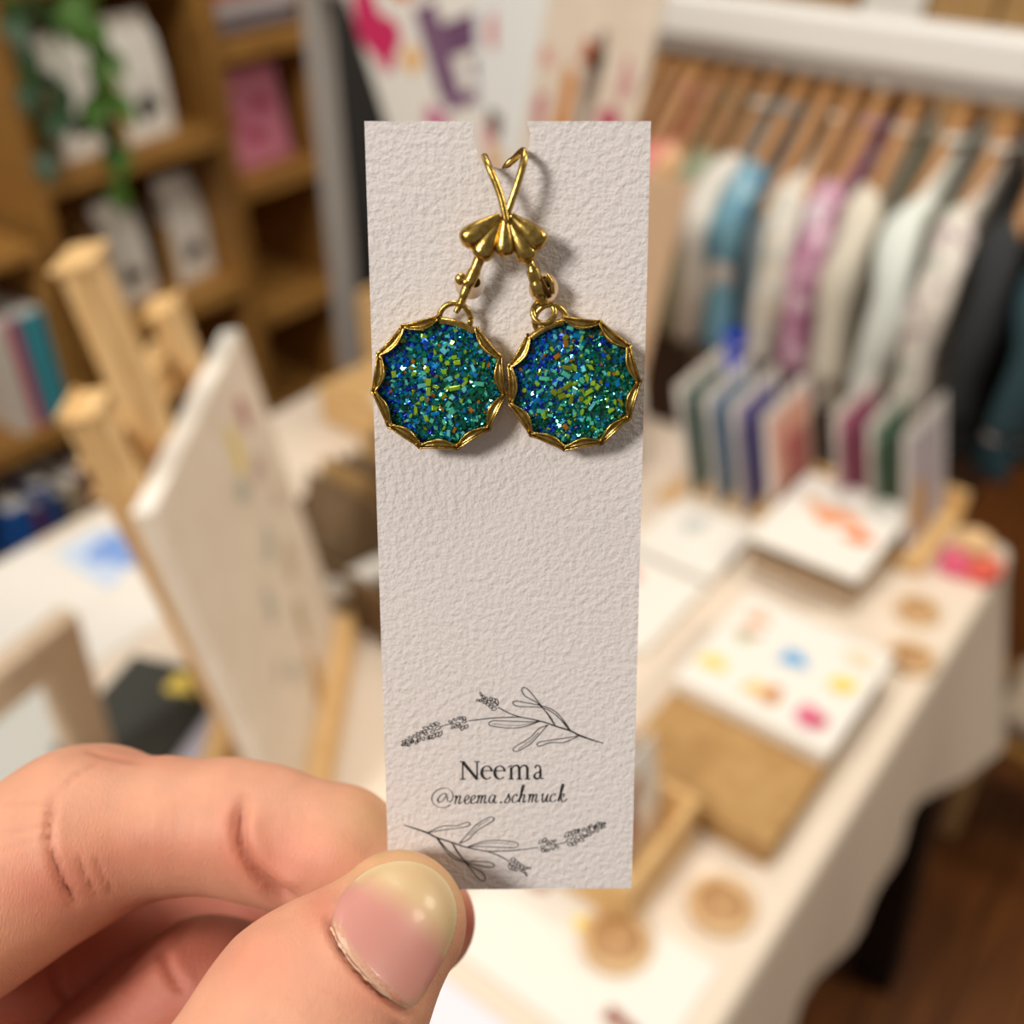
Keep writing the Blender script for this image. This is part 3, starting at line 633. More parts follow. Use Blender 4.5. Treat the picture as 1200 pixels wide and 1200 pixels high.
# tray with pink prints
t = thing('pine_tray', 'pine tray with pink and white prints behind the card box', 'tray', (-.62, -.18, TZ+.001))
box('tray_board', -.16, .14, -.085, .10, 0, .05, PINEX, t); box('tray_lip', -.16, .14, -.0915, -.0855, 0, .056, PINEX, t)
flat('pink and white print lying in the pine tray', -.62, -.50, -.26, -.1, TZ+.0515, [(.0, .01, .045, .02, (226, 150, 170)), (-.02, -.03, .03, .014, (206, 120, 150))], seed=99)
flat('small white print at the near end of the pine tray', -.70, -.63, -.26, -.19, TZ+.0515, seed=101)
o = box('display_block', -.055, .055, -.03, .03, 0, .11, mat('beige_block', S(206, 184, 156), .6), bev=.003, loc=(-.715, -.11, TZ+.0515)); o.rotation_euler = (0, 0, .2); tag(o, 'beige upright display block at the far end of the pine tray', 'block')
#@@HERO
# ------------------------------------------------------------------ the earring card, held close to the lens (all card parts in the card's own millimetres)
D1, D2 = 113.5, 134.0
ctl, ctr, cbr, cbl = mm(427, 142, D1), mm(763, 142, D1), mm(740, 1041, D2), mm(456, 1043, D2)
cO = (ctl+ctr+cbr+cbl)/4
cY = (ctl+ctr-cbr-cbl); cY /= np.linalg.norm(cY)
cX = (ctr+cbr-ctl-cbl); cX -= cY*(cX@cY); cX /= np.linalg.norm(cX)
cZ = np.cross(cX, cY)
def cp(px, py, h=0.0):              # photo pixel -> card millimetres, on the layer h mm above the card face
    d = mm(px, py, 1.0); t = ((cO+cZ*h)@cZ)/(d@cZ); q = d*t-cO
    return np.array([q@cX, q@cY, h])
CARDM = CAMM @ Matrix.Scale(.001, 4) @ Matrix(((cX[0], cY[0], cZ[0], cO[0]), (cX[1], cY[1], cZ[1], cO[1]), (cX[2], cY[2], cZ[2], cO[2]), (0, 0, 0, 1)))
def hero(o): o.matrix_world = CARDM; return o
PAPER = mat('laid_paper', S(226, 218, 213), .8)
N_, L_, b_ = nodes(PAPER)
tc = N_.new('ShaderNodeTexCoord'); n1 = N_.new('ShaderNodeTexNoise'); n1.inputs['Scale'].default_value = 1.3; n1.inputs['Detail'].default_value = 4; n1.inputs['Roughness'].default_value = .55
L_.new(tc.outputs['Object'], n1.inputs['Vector'])
bp = N_.new('ShaderNodeBump'); bp.inputs['Strength'].default_value = .62; bp.inputs['Distance'].default_value = .0005
L_.new(n1.outputs['Fac'], bp.inputs['Height']); L_.new(bp.outputs[0], b_.inputs['Normal'])
PRINT = mat('printing_ink', S(34, 32, 34), .7)
# outline with the notch, plus two punched holes
TH = .45
nc = cp(588.5, 166); nr = 31.5*D1/FPX
outl = [cp(427, 142)[:2], cp(456, 1043)[:2], cp(740, 1041)[:2], cp(763, 142)[:2]]
outl = outl+[cp(*q)[:2] for q in cr([(616, 142), (619, 149), (621, 157), (620, 169), (616, 181), (606, 192), (592, 197.5), (579, 195.5), (566, 187), (557, 174), (554, 160), (557, 142)], 5)]
holes = [cp(551, 333)[:2], cp(637, 338)[:2]]; hr = 1.68
bm = bmesh.new()
loops = [outl]+[[h+hr*np.array((math.cos(a), math.sin(a))) for a in np.linspace(0, 2*PI, 25)[:-1]] for h in holes]
ed = []
for lp in loops:
    vs_ = [bm.verts.new((float(q[0]), float(q[1]), 0)) for q in lp]
    ed += [bm.edges.new((vs_[i], vs_[(i+1) % len(vs_)])) for i in range(len(vs_))]
bmesh.ops.triangle_fill(bm, edges=ed, use_beauty=True)
for f in bm.faces[:]:
    if f.normal.z < 0: f.normal_flip()
gx = bmesh.ops.extrude_face_region(bm, geom=bm.faces[:])
for v in gx['geom']:
    if isinstance(v, bmesh.types.BMVert): v.co.z = -TH
bmesh.ops.recalc_face_normals(bm, faces=bm.faces[:])
me = bpy.data.meshes.new('earring_card'); bm.to_mesh(me); bm.free(); me.materials.append(PAPER)
card = hero(link(bpy.data.objects.new('earring_card', me)))
tag(card, 'tall textured off-white earring card with a notch, pinched between thumb and finger', 'card')

INKV, INKF = [], []
def stroke(P, wd, h=.035):          # one inked line on the card, P in photo pixels, wd width in pixels (scalar or list)
    P = np.array([cp(x, y, h)[:2] for x, y in P]); w_ = np.broadcast_to(np.asarray(wd, float), (len(P),))*.107/2
    T = np.gradient(P, axis=0); T /= np.linalg.norm(T, axis=1)[:, None]+1e-9; Nn = np.c_[-T[:, 1], T[:, 0]]
    b0 = len(INKV)
    for p, n_, q in zip(P, Nn, w_): INKV.append((*(p+n_*q), h)); INKV.append((*(p-n_*q), h))
    for i in range(len(P)-1): INKF.append((b0+2*i, b0+2*i+1, b0+2*i+3, b0+2*i+2))
def ink(name):
    global INKV, INKF
    o = mesh(name, INKV, [f for f in INKF], PRINT, card); INKV, INKF = [], []; return o
def pen(P, thick, thin, ang=30, n=8, smooth=True, tf=None):
    P = cr(P, n) if smooth else np.asarray(P, float)
    T = np.gradient(P, axis=0); a = np.arctan2(T[:, 1], T[:, 0]); k = np.abs(np.sin(a-R(ang)))
    Q = [tf(*p) for p in P]
    stroke(Q, thin+(thick-thin)*k**1.3)
zt = lambda x, y: (490+x/6, 880+y/6)
s6 = 1/6
def ser(P, wd, smooth=False): P = cr(P, 8) if smooth else np.array(P, float); stroke([zt(*p) for p in P], np.broadcast_to(np.asarray(wd, float), (len(P),))*s6*1.2)
# "Neema" in roman letters
wB = 1.22
ser([(313, 80), (313, 198)], 9); ser([(292, 76), (330, 76)], 7); ser([(292, 199), (334, 199)], 7); ser([(313, 77), (364, 138), (416, 201)], 18); ser([(414, 78), (414, 201)], 9); ser([(394, 76), (434, 76)], 7)
for ox in (483, 574):
    a = np.radians(np.linspace(8, 318, 30)); Pq = np.c_[ox+36*np.cos(a), 152-46*np.sin(a)]
    ser(Pq, 6+12*np.abs(np.cos(np.radians(np.linspace(8, 318, 30))-R(12)))**1.5*np.where(np.cos(a) < 0, 1, .55)); ser([(ox-30, 141), (ox+32, 139)], 6)
for x in (654, 711, 768): ser([(x, 116), (x, 197)], 15); ser([(x-19, 198), (x+19, 198)], 7)
ser([(633, 112), (654, 104), (661, 108)], 8)
for x in (654, 711): ser([(x+4, 126), (x+18, 108), (x+36, 102), (x+50, 108), (x+57, 126)], [7]*8+[9]*8+[12]*8+[13]*8+[14], True)
ser([(859, 128), (859, 184)], 14); ser([(859, 180), (864, 195), (882, 192)], 7, True)
ser([(822, 122), (826, 108), (842, 102), (855, 110), (859, 128)], 9, True); ser([(859, 146), (834, 153), (819, 168), (820, 188), (836, 197), (850, 190), (860, 176)], [7]*8+[9]*8+[13]*8+[13]*8+[9]*8+[7]*8+[6], True)
o = ink('printed_name'); o['label'] = 'black printed word Neema'
# "@neema.schmuck" in a script hand
G = {'n': ([[(0, 44), (7, 54), (9, 42), (5, 0)], [(6, 18), (17, 46), (28, 54), (33, 44), (29, 14), (34, 1), (48, 12)]], 62), 'e': ([[(0, 14), (20, 28), (30, 44), (22, 54), (9, 44), (4, 22), (12, 2), (26, 2), (42, 14)]], 46),
     'm': ([[(0, 44), (7, 54), (9, 42), (5, 0)], [(6, 18), (15, 46), (24, 54), (28, 42), (24, 0)], [(25, 18), (35, 46), (46, 54), (50, 42), (46, 12), (51, 1), (64, 12)]], 80),
     'a': ([[(36, 46), (24, 54), (10, 44), (3, 20), (11, 2), (23, 8), (37, 44)], [(40, 53), (34, 15), (40, 1), (54, 12)]], 70), '.': ([[(0, 4), (4, 8), (8, 4), (4, 0), (0, 4)]], 18),
     's': ([[(0, 6), (14, 28), (23, 56), (25, 60), (25, 48), (34, 24), (28, 4), (12, 0), (6, 8)]], 50), 'c': ([[(31, 42), (25, 54), (11, 46), (3, 22), (12, 2), (26, 2), (42, 16)]], 46),
     'h': ([[(2, 8), (18, 60), (27, 105), (21, 115), (15, 95), (9, 0)], [(11, 20), (21, 46), (32, 54), (36, 42), (32, 12), (37, 1), (50, 12)]], 72), 'u': ([[(0, 42), (9, 54), (6, 30), (11, 3), (21, 4), (34, 38), (38, 54)], [(38, 54), (34, 15), (40, 1), (54, 12)]], 60),
     'k': ([[(2, 8), (18, 60), (27, 105), (21, 115), (15, 95), (8, 0)], [(11, 24), (26, 50), (37, 48), (31, 33), (15, 28)], [(17, 28), (29, 3), (42, 2), (58, 20)]], 60)}
for ch, x in zip('neema.schmuck', (252, 318, 362, 410, 492, 576, 602, 654, 700, 770, 862, 922, 978)):
    bl = 373-(x-250)*.021
    for P in G[ch][0]:
        pen([(x+px_*1.16+py_*.12, bl-py_*1.08) for px_, py_ in P], 10.5*s6 if ch != '.' else 7*s6, (4.6 if ch != '.' else 7)*s6, -10, 7, True, zt)
pen([(226, 382), (190, 398), (140, 393), (103, 364), (97, 322), (128, 280), (178, 261), (224, 274), (244, 308), (238, 345), (218, 358), (205, 346), (206, 320)], 7*s6, 3.5*s6, 30, 8, True, zt)
pen([(202, 308), (182, 299), (155, 315), (138, 343), (146, 360), (172, 350), (202, 310)], 10*s6, 4.5*s6, -20, 8, True, zt)
o = ink('printed_handle'); o['label'] = 'black script line @neema.schmuck'
# lavender sprigs
def sprig(name, tf):
    g = np.random.default_rng(5); k = 1/4.615
    zs = lambda x, y: tf(460+x*k, 800+y*k)
    def ln(P, wd, n=8): P = cr(P, n); stroke([zs(*p) for p in P], np.interp(np.linspace(0, 1, len(P)), np.linspace(0, 1, len(np.atleast_1d(wd))), np.atleast_1d(wd))*k)
    ln([(1140, 328), (1080, 310), (1010, 285), (965, 262), (890, 238), (800, 208), (690, 186)], [4, 8, 10, 9, 8, 7, 6])
    ln([(690, 186), (560, 190), (480, 198), (410, 208)], [6, 6, 5]); ln([(312, 222), (288, 229), (264, 236)], 5); ln([(690, 186), (630, 165), (570, 133)], [6, 6, 6])
    for P in ([(882, 236), (852, 190), (800, 120), (740, 45), (712, 26), (698, 40), (720, 75), (780, 108), (845, 175), (882, 236)], [(965, 262), (905, 180), (840, 135), (720, 108), (665, 100), (650, 110), (680, 128), (800, 134), (860, 158), (915, 205), (965, 262)],
              [(800, 208), (740, 212), (600, 207), (540, 207), (520, 222), (540, 235), (640, 246), (720, 236), (800, 208)], [(840, 228), (790, 250), (740, 300), (665, 345), (652, 365), (675, 371), (740, 335), (785, 290), (840, 228)],
              [(1010, 287), (940, 299), (850, 312), (800, 320), (780, 334), (800, 343), (850, 325), (930, 322), (1010, 287)]): ln(P, 5)
    for P in ([(540, 222), (640, 232), (720, 226), (790, 212)], [(680, 360), (740, 318), (790, 270)], [(870, 222), (830, 160), (790, 110)], [(955, 258), (900, 190)]): ln(P, 3)
    def petal(x, y, ang, L, W):
        c, s = math.cos(ang), math.sin(ang)
        Pq = [(x, y)]+[(x+c*L*u-s*W*v, y+s*L*u+c*W*v) for u, v in ((.4, .5), (.85, .35), (1, 0), (.85, -.35), (.4, -.5))]+[(x, y)]
        ln(Pq, 4.5, 4)
    def cluster(x0, y0, x1, y1, w0, w1, n, L):
        d = math.atan2(y1-y0, x1-x0)
        for i in range(n):
            t = i/(n-1); wd = w0+(w1-w0)*t
            for s in (-1, 0, 1):
                if s == 0 and i % 2: continue
                petal(x0+(x1-x0)*t-math.sin(d)*s*wd*.25+g.uniform(-4, 4), y0+(y1-y0)*t+math.cos(d)*s*wd*.25+g.uniform(-4, 4), d+s*g.uniform(.35, .9), L*g.uniform(.7, 1.1)*(1-.35*t), L*.42*(1-.3*t))
    cluster(404, 210, 330, 222, 62, 50, 5, 34); cluster(262, 240, 78, 325, 74, 16, 11, 36); cluster(568, 128, 478, 84, 48, 34, 6, 34)
    petal(72, 330, 2.8, 26, 12)
    return ink(name)
sprig('printed_sprig', lambda x, y: (x, y))
sprig('printed_sprig', lambda x, y: (1180-x, 1838-y))

# ------------------------------------------------------------------ earrings
GOLD = noisy(mat('antique_brass', S(196, 162, 86), .25, 1.0), S(170, 136, 62), S(216, 182, 104), 1.6, bump=.25, bdist=.0001, bscale=6)
GOLDD = mat('dark_brass', S(92, 66, 30), .4, 1.0)
CAB = mat('green_resin', S(0, 76, 66), .2, 0, Coat_Weight=.6)
def crys(n_, c, ro=.11, me_=.55): return mat(n_, S(*c), ro, me_, Coat_Weight=.5, Coat_Roughness=.05)
CR = [crys('crystal_navy', (6, 34, 160)), crys('crystal_blue', (14, 86, 220)), crys('crystal_azure', (10, 142, 210)), crys('crystal_teal', (0, 126, 124)), crys('crystal_green', (0, 126, 84)), crys('crystal_mint', (100, 225, 185)),
      crys('crystal_lime', (168, 212, 48)), crys('crystal_olive', (140, 156, 30)), crys('crystal_amber', (190, 124, 24)), crys('crystal_aqua', (120, 230, 240)), crys('crystal_forest', (0, 88, 62))]
def pick(u, v, g, big):             # u right, v up in the unit disc
    blue = max(0, min(1, .42-.55*u+.30*v)); mid = math.exp(-((u*u+v*v)/.38))
    wts = np.array([.75*blue, 1.1*blue, .55*blue+.15, .75, .8*(1-blue)+.15, .30, 1.0*mid, .75*mid, .42*mid, .30, .6*(1-blue)])
    if big: wts = np.array([.35*blue, .6*blue, .35, .3, .3*(1-blue), .65, 1.7*mid+.12, 1.0*mid+.08, .7*mid, .55, .1])
    else: wts[6:9] *= .25; wts[[5, 9]] *= .6; wts[2] *= 1.5; wts[[0, 3, 10]] *= 1.7
    return int(g.choice(11, p=wts/wts.sum()))
def shard(kind, g, sx, sy, th):
    if kind == 0: q = [(-1, -1), (1, -1), (1, 1), (-1, 1)]
    elif kind == 1: q = [(math.cos(a), math.sin(a)) for a in np.linspace(0, 2*PI, 7)[:-1]]
    elif kind == 2: q = [(-1, -.7), (.3, -1), (1, .2), (-.2, 1)]
    else: q = [(-1, -.8), (1, -.3), (.2, 1)]
    V = [(x*sx*1.05, y*sy*1.05, -th) for x, y in q]+[(x*sx, y*sy, th*.6) for x, y in q]+[(x*sx*.8, y*sy*.8, th) for x, y in q]
    n = len(q); F = [tuple(range(2*n, 3*n))]+[(a*n+k, a*n+(k+1) % n, a*n+n+(k+1) % n, a*n+n+k) for a in (0, 1) for k in range(n)]
    return V, F
SHM = {}
def shard_mesh(k, c):
    if (k, c) not in SHM:
        V, F = shard(k, rng, 1, 1, .45); d = bpy.data.meshes.new('crystal'); d.from_pydata(V, [], F); d.materials.append(CR[c]); SHM[(k, c)] = d
    return SHM[(k, c)]
def bezel(er, cx, cy, rad, loop_ang, seed):
    g = np.random.default_rng(seed)
    c = cp(cx, cy, 2.2); H0 = .35
    # cup wall
    n = 96; NP = 11; ph = R(loop_ang)
    junc = lambda a: abs(math.sin(NP*(a-ph)/2))       # 0 at mid petals, 1 at the junctions
    prof = [(.80, H0), (.93, H0), (.965, .9), (.955, 1.8), (.965, 2.45), (.93, 2.6), (.91, 2.35), (.90, 1.2)]
    V, F = [], []
    for k in range(n):
        a = 2*PI*k/n; s = 1+.018*junc(a)**3
        for r_, z in prof: V.append((c[0]+rad*r_*s*math.cos(a), c[1]+rad*r_*s*math.sin(a), z))
    m = len(prof)
    for k in range(n):
        for j in range(m-1): F.append((k*m+j, ((k+1) % n)*m+j, ((k+1) % n)*m+j+1, k*m+j+1))
    F.append(tuple(k*m for k in range(n))[::-1])
    bz = mesh('bezel', V, F, GOLD, er, True)
    # folded lace petals along the rim
    for i in range(NP):
        am = ph+2*PI*i/NP; da = PI/NP*1.02
        if i == 0:    # the smooth band under the loop
            V, F = [], []; K = 13; M = 7
            for q in range(K):
                a = am+da*(q/(K-1)*2-1)
                for j in range(M):
                    b = PI*j/(M-1); V.append((c[0]+(rad*(.925+.05*math.cos(b)))*math.cos(a), c[1]+(rad*(.925+.05*math.cos(b)))*math.sin(a), 2.45+.35*math.sin(b)))
            for q in range(K-1):
                for j in range(M-1): F.append((q*M+j, (q+1)*M+j, (q+1)*M+j+1, q*M+j+1))
            mesh('petal', V, F, GOLD, bz, True); continue
        K, M = 19, 11; V, F = [], []
        tw = g.uniform(-.15, .15); wv = g.uniform(.85, 1.15)
        for q in range(K):
            t = q/(K-1); a = am+da*(2*t-1); e = math.sin(PI*t)
            ro = rad*(1.022-.045*e**.7); wd = rad*(.055+.112*wv*e**.8)
            for j in range(M):
                s = j/(M-1); r_ = ro-wd*s
                z = 2.55+.18*math.sin(PI*t)+ .34*(math.exp(-((s-.12)/.13)**2)+1.25*math.exp(-((s-.84)/.15)**2)) - .12*(1-e) + tw*(t-.5)*.8 - .45*max(0, s-.9)*10*.5
                V.append((c[0]+r_*math.cos(a), c[1]+r_*math.sin(a), z))
        for q in range(K-1):
            for j in range(M-1): F.append((q*M+j, q*M+j+1, (q+1)*M+j+1, (q+1)*M+j))
        o = mesh('petal', V, [f[::-1] for f in F], GOLD, bz, True); md = o.modifiers.new('t', 'SOLIDIFY'); md.thickness = .22; md.offset = -1
    # cabochon
    rc = rad*.915; V, F = [(c[0], c[1], 2.55)], []; n = 48
    dome = lambda r_: 2.55-.75*(r_/rc)**2
    for j in range(1, 9):
        r_ = rc*j/8
        for k in range(n): V.append((c[0]+r_*math.cos(2*PI*k/n), c[1]+r_*math.sin(2*PI*k/n), dome(r_)))
    F += [(0, 1+k, 1+(k+1) % n) for k in range(n)]
    for j in range(7):
        for k in range(n): F.append((1+j*n+k, 1+(j+1)*n+k, 1+(j+1)*n+(k+1) % n, 1+j*n+(k+1) % n))
    cab = mesh('cabochon', V, F, CAB, er, True)
    # fine crystal crust, then the larger crystals one by one
    V, F, MI = [], [], []
    for i in range(1500):
        r_ = rc*math.sqrt(g.random())*.985; a = g.uniform(0, 2*PI); u, v = r_/rc*math.cos(a), r_/rc*math.sin(a)
        s = g.uniform(.12, .30); k = int(g.integers(0, 4)); vv, ff = shard(k, g, s*g.uniform(.6, 1.3), s, .16)
        rot = Matrix.Rotation(g.uniform(0, 6.28), 3, 'Z') @ Matrix.Rotation(g.normal(0, .5), 3, 'X') @ Matrix.Rotation(g.normal(0, .5), 3, 'Y')
        b0 = len(V); z0 = dome(r_)+g.uniform(-.02, .16)
        for q in vv:
            q = rot @ Vector(q); V.append((c[0]+r_*math.cos(a)+q.x, c[1]+r_*math.sin(a)+q.y, z0+q.z))
        ci = pick(u, v, g, False)
        for f in ff: F.append(tuple(b0+x for x in f)); MI.append(ci)
    o = mesh('crystal_crust', V, F, CR, cab, mi=MI); o['kind'] = 'stuff'
    done = []
    tries = 0
    while len(done) < 130 and tries < 4000:
        tries += 1
        r_ = rc*g.random()**.62*.94; a = g.uniform(0, 2*PI); x, y = r_*math.cos(a), r_*math.sin(a)
        if any((x-p)**2+(y-q)**2 < .62**2 for p, q in done): continue
        done.append((x, y)); ci = pick(x/rc, y/rc, g, True)
        o = bpy.data.objects.new('crystal', shard_mesh(int(g.choice(4, p=[.42, .25, .2, .13])), ci)); link(o, cab)
        s = g.uniform(.20, .37)*(1.12-.38*math.hypot(x, y)/rc); el = g.choice([1, 1.3, 1.9, 2.6])
        o.location = (c[0]+x, c[1]+y, dome(r_)+.24); o.scale = (s*el**.5*1.1, s/el**.35, .3)
        o.rotation_euler = (g.normal(0, .17), g.normal(0, .17), g.uniform(0, 6.28))
    return c
def wire(name, pts, r_, er, m=None, n=12, flat=1, seg=8): return tube(name, cr(pts, seg), r_, m or GOLD, er, n, flat)
def ring(name, cx, cy, h, r_, wr, er, tilt=0, m=None, arc=(0, 360)):
    c = cp(cx, cy, h); P = []
    for a in np.radians(np.linspace(arc[0], arc[1], 40)): P.append((c[0]+r_*math.cos(a), c[1]+r_*math.sin(a), h+tilt*math.sin(a)))
    return tube(name, P, wr, m or GOLD, er, 12)
def lobe(x0, y0, x1, y1, w_, h0, h1, er):
    a, b = cp(x0, y0, h0), cp(x1, y1, h1); P = [a+(b-a)*t for t in np.linspace(0, 1.0, 24)]
    t = np.linspace(0, 1, 24); w0 = w_*(.32+.68*np.sin(np.clip(t/.80, 0, 1)*PI/2)**1.4)
    end = np.clip((t-.80)/.20, 0, 1); w0 = w0*np.sqrt(np.maximum(.004, 1-end**2))
    V, F = [], []; n = 18; d = (b-a)/np.linalg.norm(b-a); sd = np.cross([0, 0, 1], d)
    for p, r_, tt in zip(P, w0, t):
        for k in range(n):
            an = 2*PI*k/n; V.append(p+sd*math.cos(an)*r_+np.array([0, 0, 1])*math.sin(an)*r_*.85)
    for i in range(23):
        for k in range(n): F.append((i*n+k, i*n+(k+1) % n, (i+1)*n+(k+1) % n, (i+1)*n+k))
    F += [tuple(range(n))[::-1], tuple(range(23*n, 24*n))]
    return mesh('shell_lobe', V, F, GOLD, er, True)
def bump_knob(px, py, h, r_, er, m=None):
    bm = bmesh.new(); bmesh.ops.create_uvsphere(bm, u_segments=16, v_segments=10, radius=r_); c = cp(px, py, h)
    for v in bm.verts: v.co = (v.co.x+c[0], v.co.y+c[1], v.co.z*.7+h)
    d = bpy.data.meshes.new('rivet'); bm.to_mesh(d); bm.free(); d.materials.append(m or GOLDD); d.polygons.foreach_set('use_smooth', [True]*len(d.polygons)); return link(bpy.data.objects.new('rivet', d), er)
def earring(lab):
    o = thing('earring', lab, 'earring', group='the pair of crystal earrings'); hero(o); return o
eL = earring('left brass drop earring with a bluer blue-green crystal disc, on the card')
bezel(eL, 515, 449.5, 7.5, 72, 11)
ring('loop', 533, 374, 1.7, 1.75, .33, eL, .3)
wire('lever', [cp(563, 300, 2.6), cp(556, 318, 2.6), cp(546, 340, 2.5), cp(540, 356, 2.45), cp(534, 366, 2.3)], [.62]*8+[.72]*6+[.55]*6+[.45]*6+[.34]*7, eL)
bump_knob(540, 327, 2.2, .68, eL, GOLD); bump_knob(557, 331, 2.2, .58, eL); bump_knob(547, 331, 2.8, .5, eL, GOLD)
lobe(586, 252, 541, 286, 1.28, 3.2, 2.9, eL); lobe(588, 256, 560, 305, 1.22, 3.0, 2.9, eL)
wire('ear_wire', [cp(590, 262, 3.3), cp(607, 214, 3.1), cp(614, 188, 2.6)[:3], cp(614, 178, 1.6), cp(611, 178, .3), cp(603, 186, -.9), cp(595, 193, -1.3), cp(590, 206, -1.6), cp(580, 260, -1.8)], .40, eL)
eR = earring('right brass drop earring with a greener crystal disc, crossing over the left one')
bezel(eR, 671.5, 449.5, 7.45, 116, 23)
ring('loop', 645, 376, 1.7, 1.75, .33, eR, .3)
ring('lever_ring', 637, 366, 2.2, 1.2, .32, eR, -.5, arc=(120, 420))
wire('lever', [cp(617, 300, 2.6), cp(624, 316, 2.6), cp(629, 332, 2.5), cp(633, 346, 2.3), cp(637, 356, 2.1)], [.5]*8+[.75]*8+[.85]*8+[.6]*9, eR)
wire('spring', [cp(633, 325, 2.9), cp(640, 340, 2.9), cp(644, 348, 2.6)], .3, eR, GOLDD); wire('spring', [cp(640, 322, 2.6), cp(646, 332, 2.6), cp(647, 344, 2.3)], .32, eR)
bump_knob(641, 330, 2.4, .7, eR)
lobe(598, 252, 638, 289, 1.30, 3.2, 2.9, eR); lobe(596, 256, 622, 308, 1.22, 3.1, 2.95, eR); lobe(592, 254, 591, 302, 1.02, 3.5, 3.4, eR)
wire('ear_wire', [cp(594, 262, 3.6), cp(586, 228, 3.3), cp(574, 198, 2.9), cp(569, 187, 1.8), cp(568, 184, .5), cp(570, 190, -.9), cp(575, 205, -1.6), cp(590, 260, -1.9)], .40, eR)

# ------------------------------------------------------------------ the hand: one continuous surface from a distance field, in camera millimetres
def lerp_cone(P, a, b, ra, rb, n=None, k=1.0):
    pa = P-a; ba = (b-a).astype(np.float32)
    if n is not None:               # thinner along n by the factor k
        pa = pa+(pa@n)[:, None]*n*(k-1); ba = ba+n*(ba@n)*(k-1)
    t = np.clip(pa@ba/(ba@ba), 0, 1)
    return np.linalg.norm(pa-t[:, None]*ba, axis=1)-(ra+(rb-ra)*t)
def smin(a, b, k):
    h = np.clip(.5+.5*(b-a)/k, 0, 1); return b*(1-h)+a*h-k*h*(1-h)
f32 = lambda *a: np.array(a, np.float32)
J = lambda x, y, d: mm(x, y, d).astype(np.float32)
IDX = [(f32(-90, -63, -124), 12.6), (J(92, 982, 142), 11.6), (J(190, 968, 143), 8.8), (J(268, 968, 143), 8.55), (J(315, 978, 142.6), 8.6), (J(395, 1000, 141.4), 8.5), (J(452, 1044, 141.2), 8.0), (J(494, 1080, 141), 7.2)]
IDX2 = (J(128, 950, 150), 8.6)      # knuckle top
thA, thB, thC, thD = J(467, 1081, 125.6), J(366, 1196, 116.5), J(130, 1500, 106), f32(-70, -120, -92)
ax = thA-thB; ax /= np.linalg.norm(ax)
tn = f32(.10, .10, 1); tn -= ax*(tn@ax); tn /= np.linalg.norm(tn)
MID = [(f32(-97, -78, -134), 11.5), (J(150, 1112, 162), 9.8), (J(330, 1100, 166), 9.2), (J(350, 1230, 172), 7.6), (J(250, 1290, 166), 7.2)]
RNG = [(f32(-88, -104, -134), 11), (J(60, 1290, 146), 9.6), (J(236, 1158, 149), 9.3), (J(262, 1160, 149), 9.0), (J(375, 1176, 152), 8.3), (J(440, 1290, 158), 7.6), (J(330, 1370, 152), 7)]
PNK = [(f32(-92, -116, -128), 10), (J(150, 1330, 148), 8), (J(290, 1380, 148), 7), (J(300, 1480, 146), 6.4)]
PALM = [(f32(-95, -66, -120), f32(-112, -122, -92), 12.5, 17), (f32(-100, -80, -124), f32(-120, -122, -96), 12.5, 17), (f32(-98, -98, -126), f32(-122, -130, -98), 12, 17), (f32(-95, -114, -122), f32(-120, -134, -98), 11, 16), (f32(-75, -120, -93), f32(-114, -135, -92), 15, 18), (f32(-118, -130, -94), f32(-150, -182, -72), 20, 21)]
def chain(P, L, k=2.0):
    d = None
    for (a, ra), (b, rb) in zip(L[:-1], L[1:]):
        q = lerp_cone(P, a, b, ra, rb); d = q if d is None else smin(d, q, k)
    return d
cOf, cXf, cYf, cZf = [v.astype(np.float32) for v in (cO, cX, cY, cZ)]
def sdf(P, want=False):
    P = np.asarray(P, np.float32)
    palm = None
    for a, b, ra, rb in PALM:
        q = lerp_cone(P, a, b, ra, rb); palm = q if palm is None else smin(palm, q, 8)
    i = chain(P, IDX, 2.5); i = smin(i, np.linalg.norm(P-IDX2[0], axis=1)-IDX2[1], 5)
    t = lerp_cone(P, thB, thA, 11.3, 8.35, tn, 1.2); t = smin(t, lerp_cone(P, thC, thB, 12.5, 11.4, tn, 1.08), 5); t = smin(t, lerp_cone(P, thD, thC, 15, 12.5), 8)
    m, r_, p = chain(P, MID), chain(P, RNG), chain(P, PNK)
    L = [smin(i, palm, 6), smin(t, palm, 8), smin(m, palm, 5), smin(r_, palm, 5), smin(p, palm, 5)]
    d = L[0]
    for q in L[1:]: d = smin(d, q, .7)
    C_ = P-cOf; h = C_@cZf; x = np.abs(C_@cXf); y = -(C_@cYf)
    slab = np.maximum(np.abs(h+TH/2)-(TH/2+.12), np.maximum(x-16.2, y-46.7))
    d = np.maximum(d, -slab)
    if want: return d, np.argmin(np.stack(L), 0)
    return d
def grad(P, e=.08):
    G_ = np.stack([sdf(P+f32(e, 0, 0))-sdf(P-f32(e, 0, 0)), sdf(P+f32(0, e, 0))-sdf(P-f32(0, e, 0)), sdf(P+f32(0, 0, e))-sdf(P-f32(0, 0, e))], 1)/(2*e)
    return G_/(np.linalg.norm(G_, axis=1)[:, None]+1e-6)
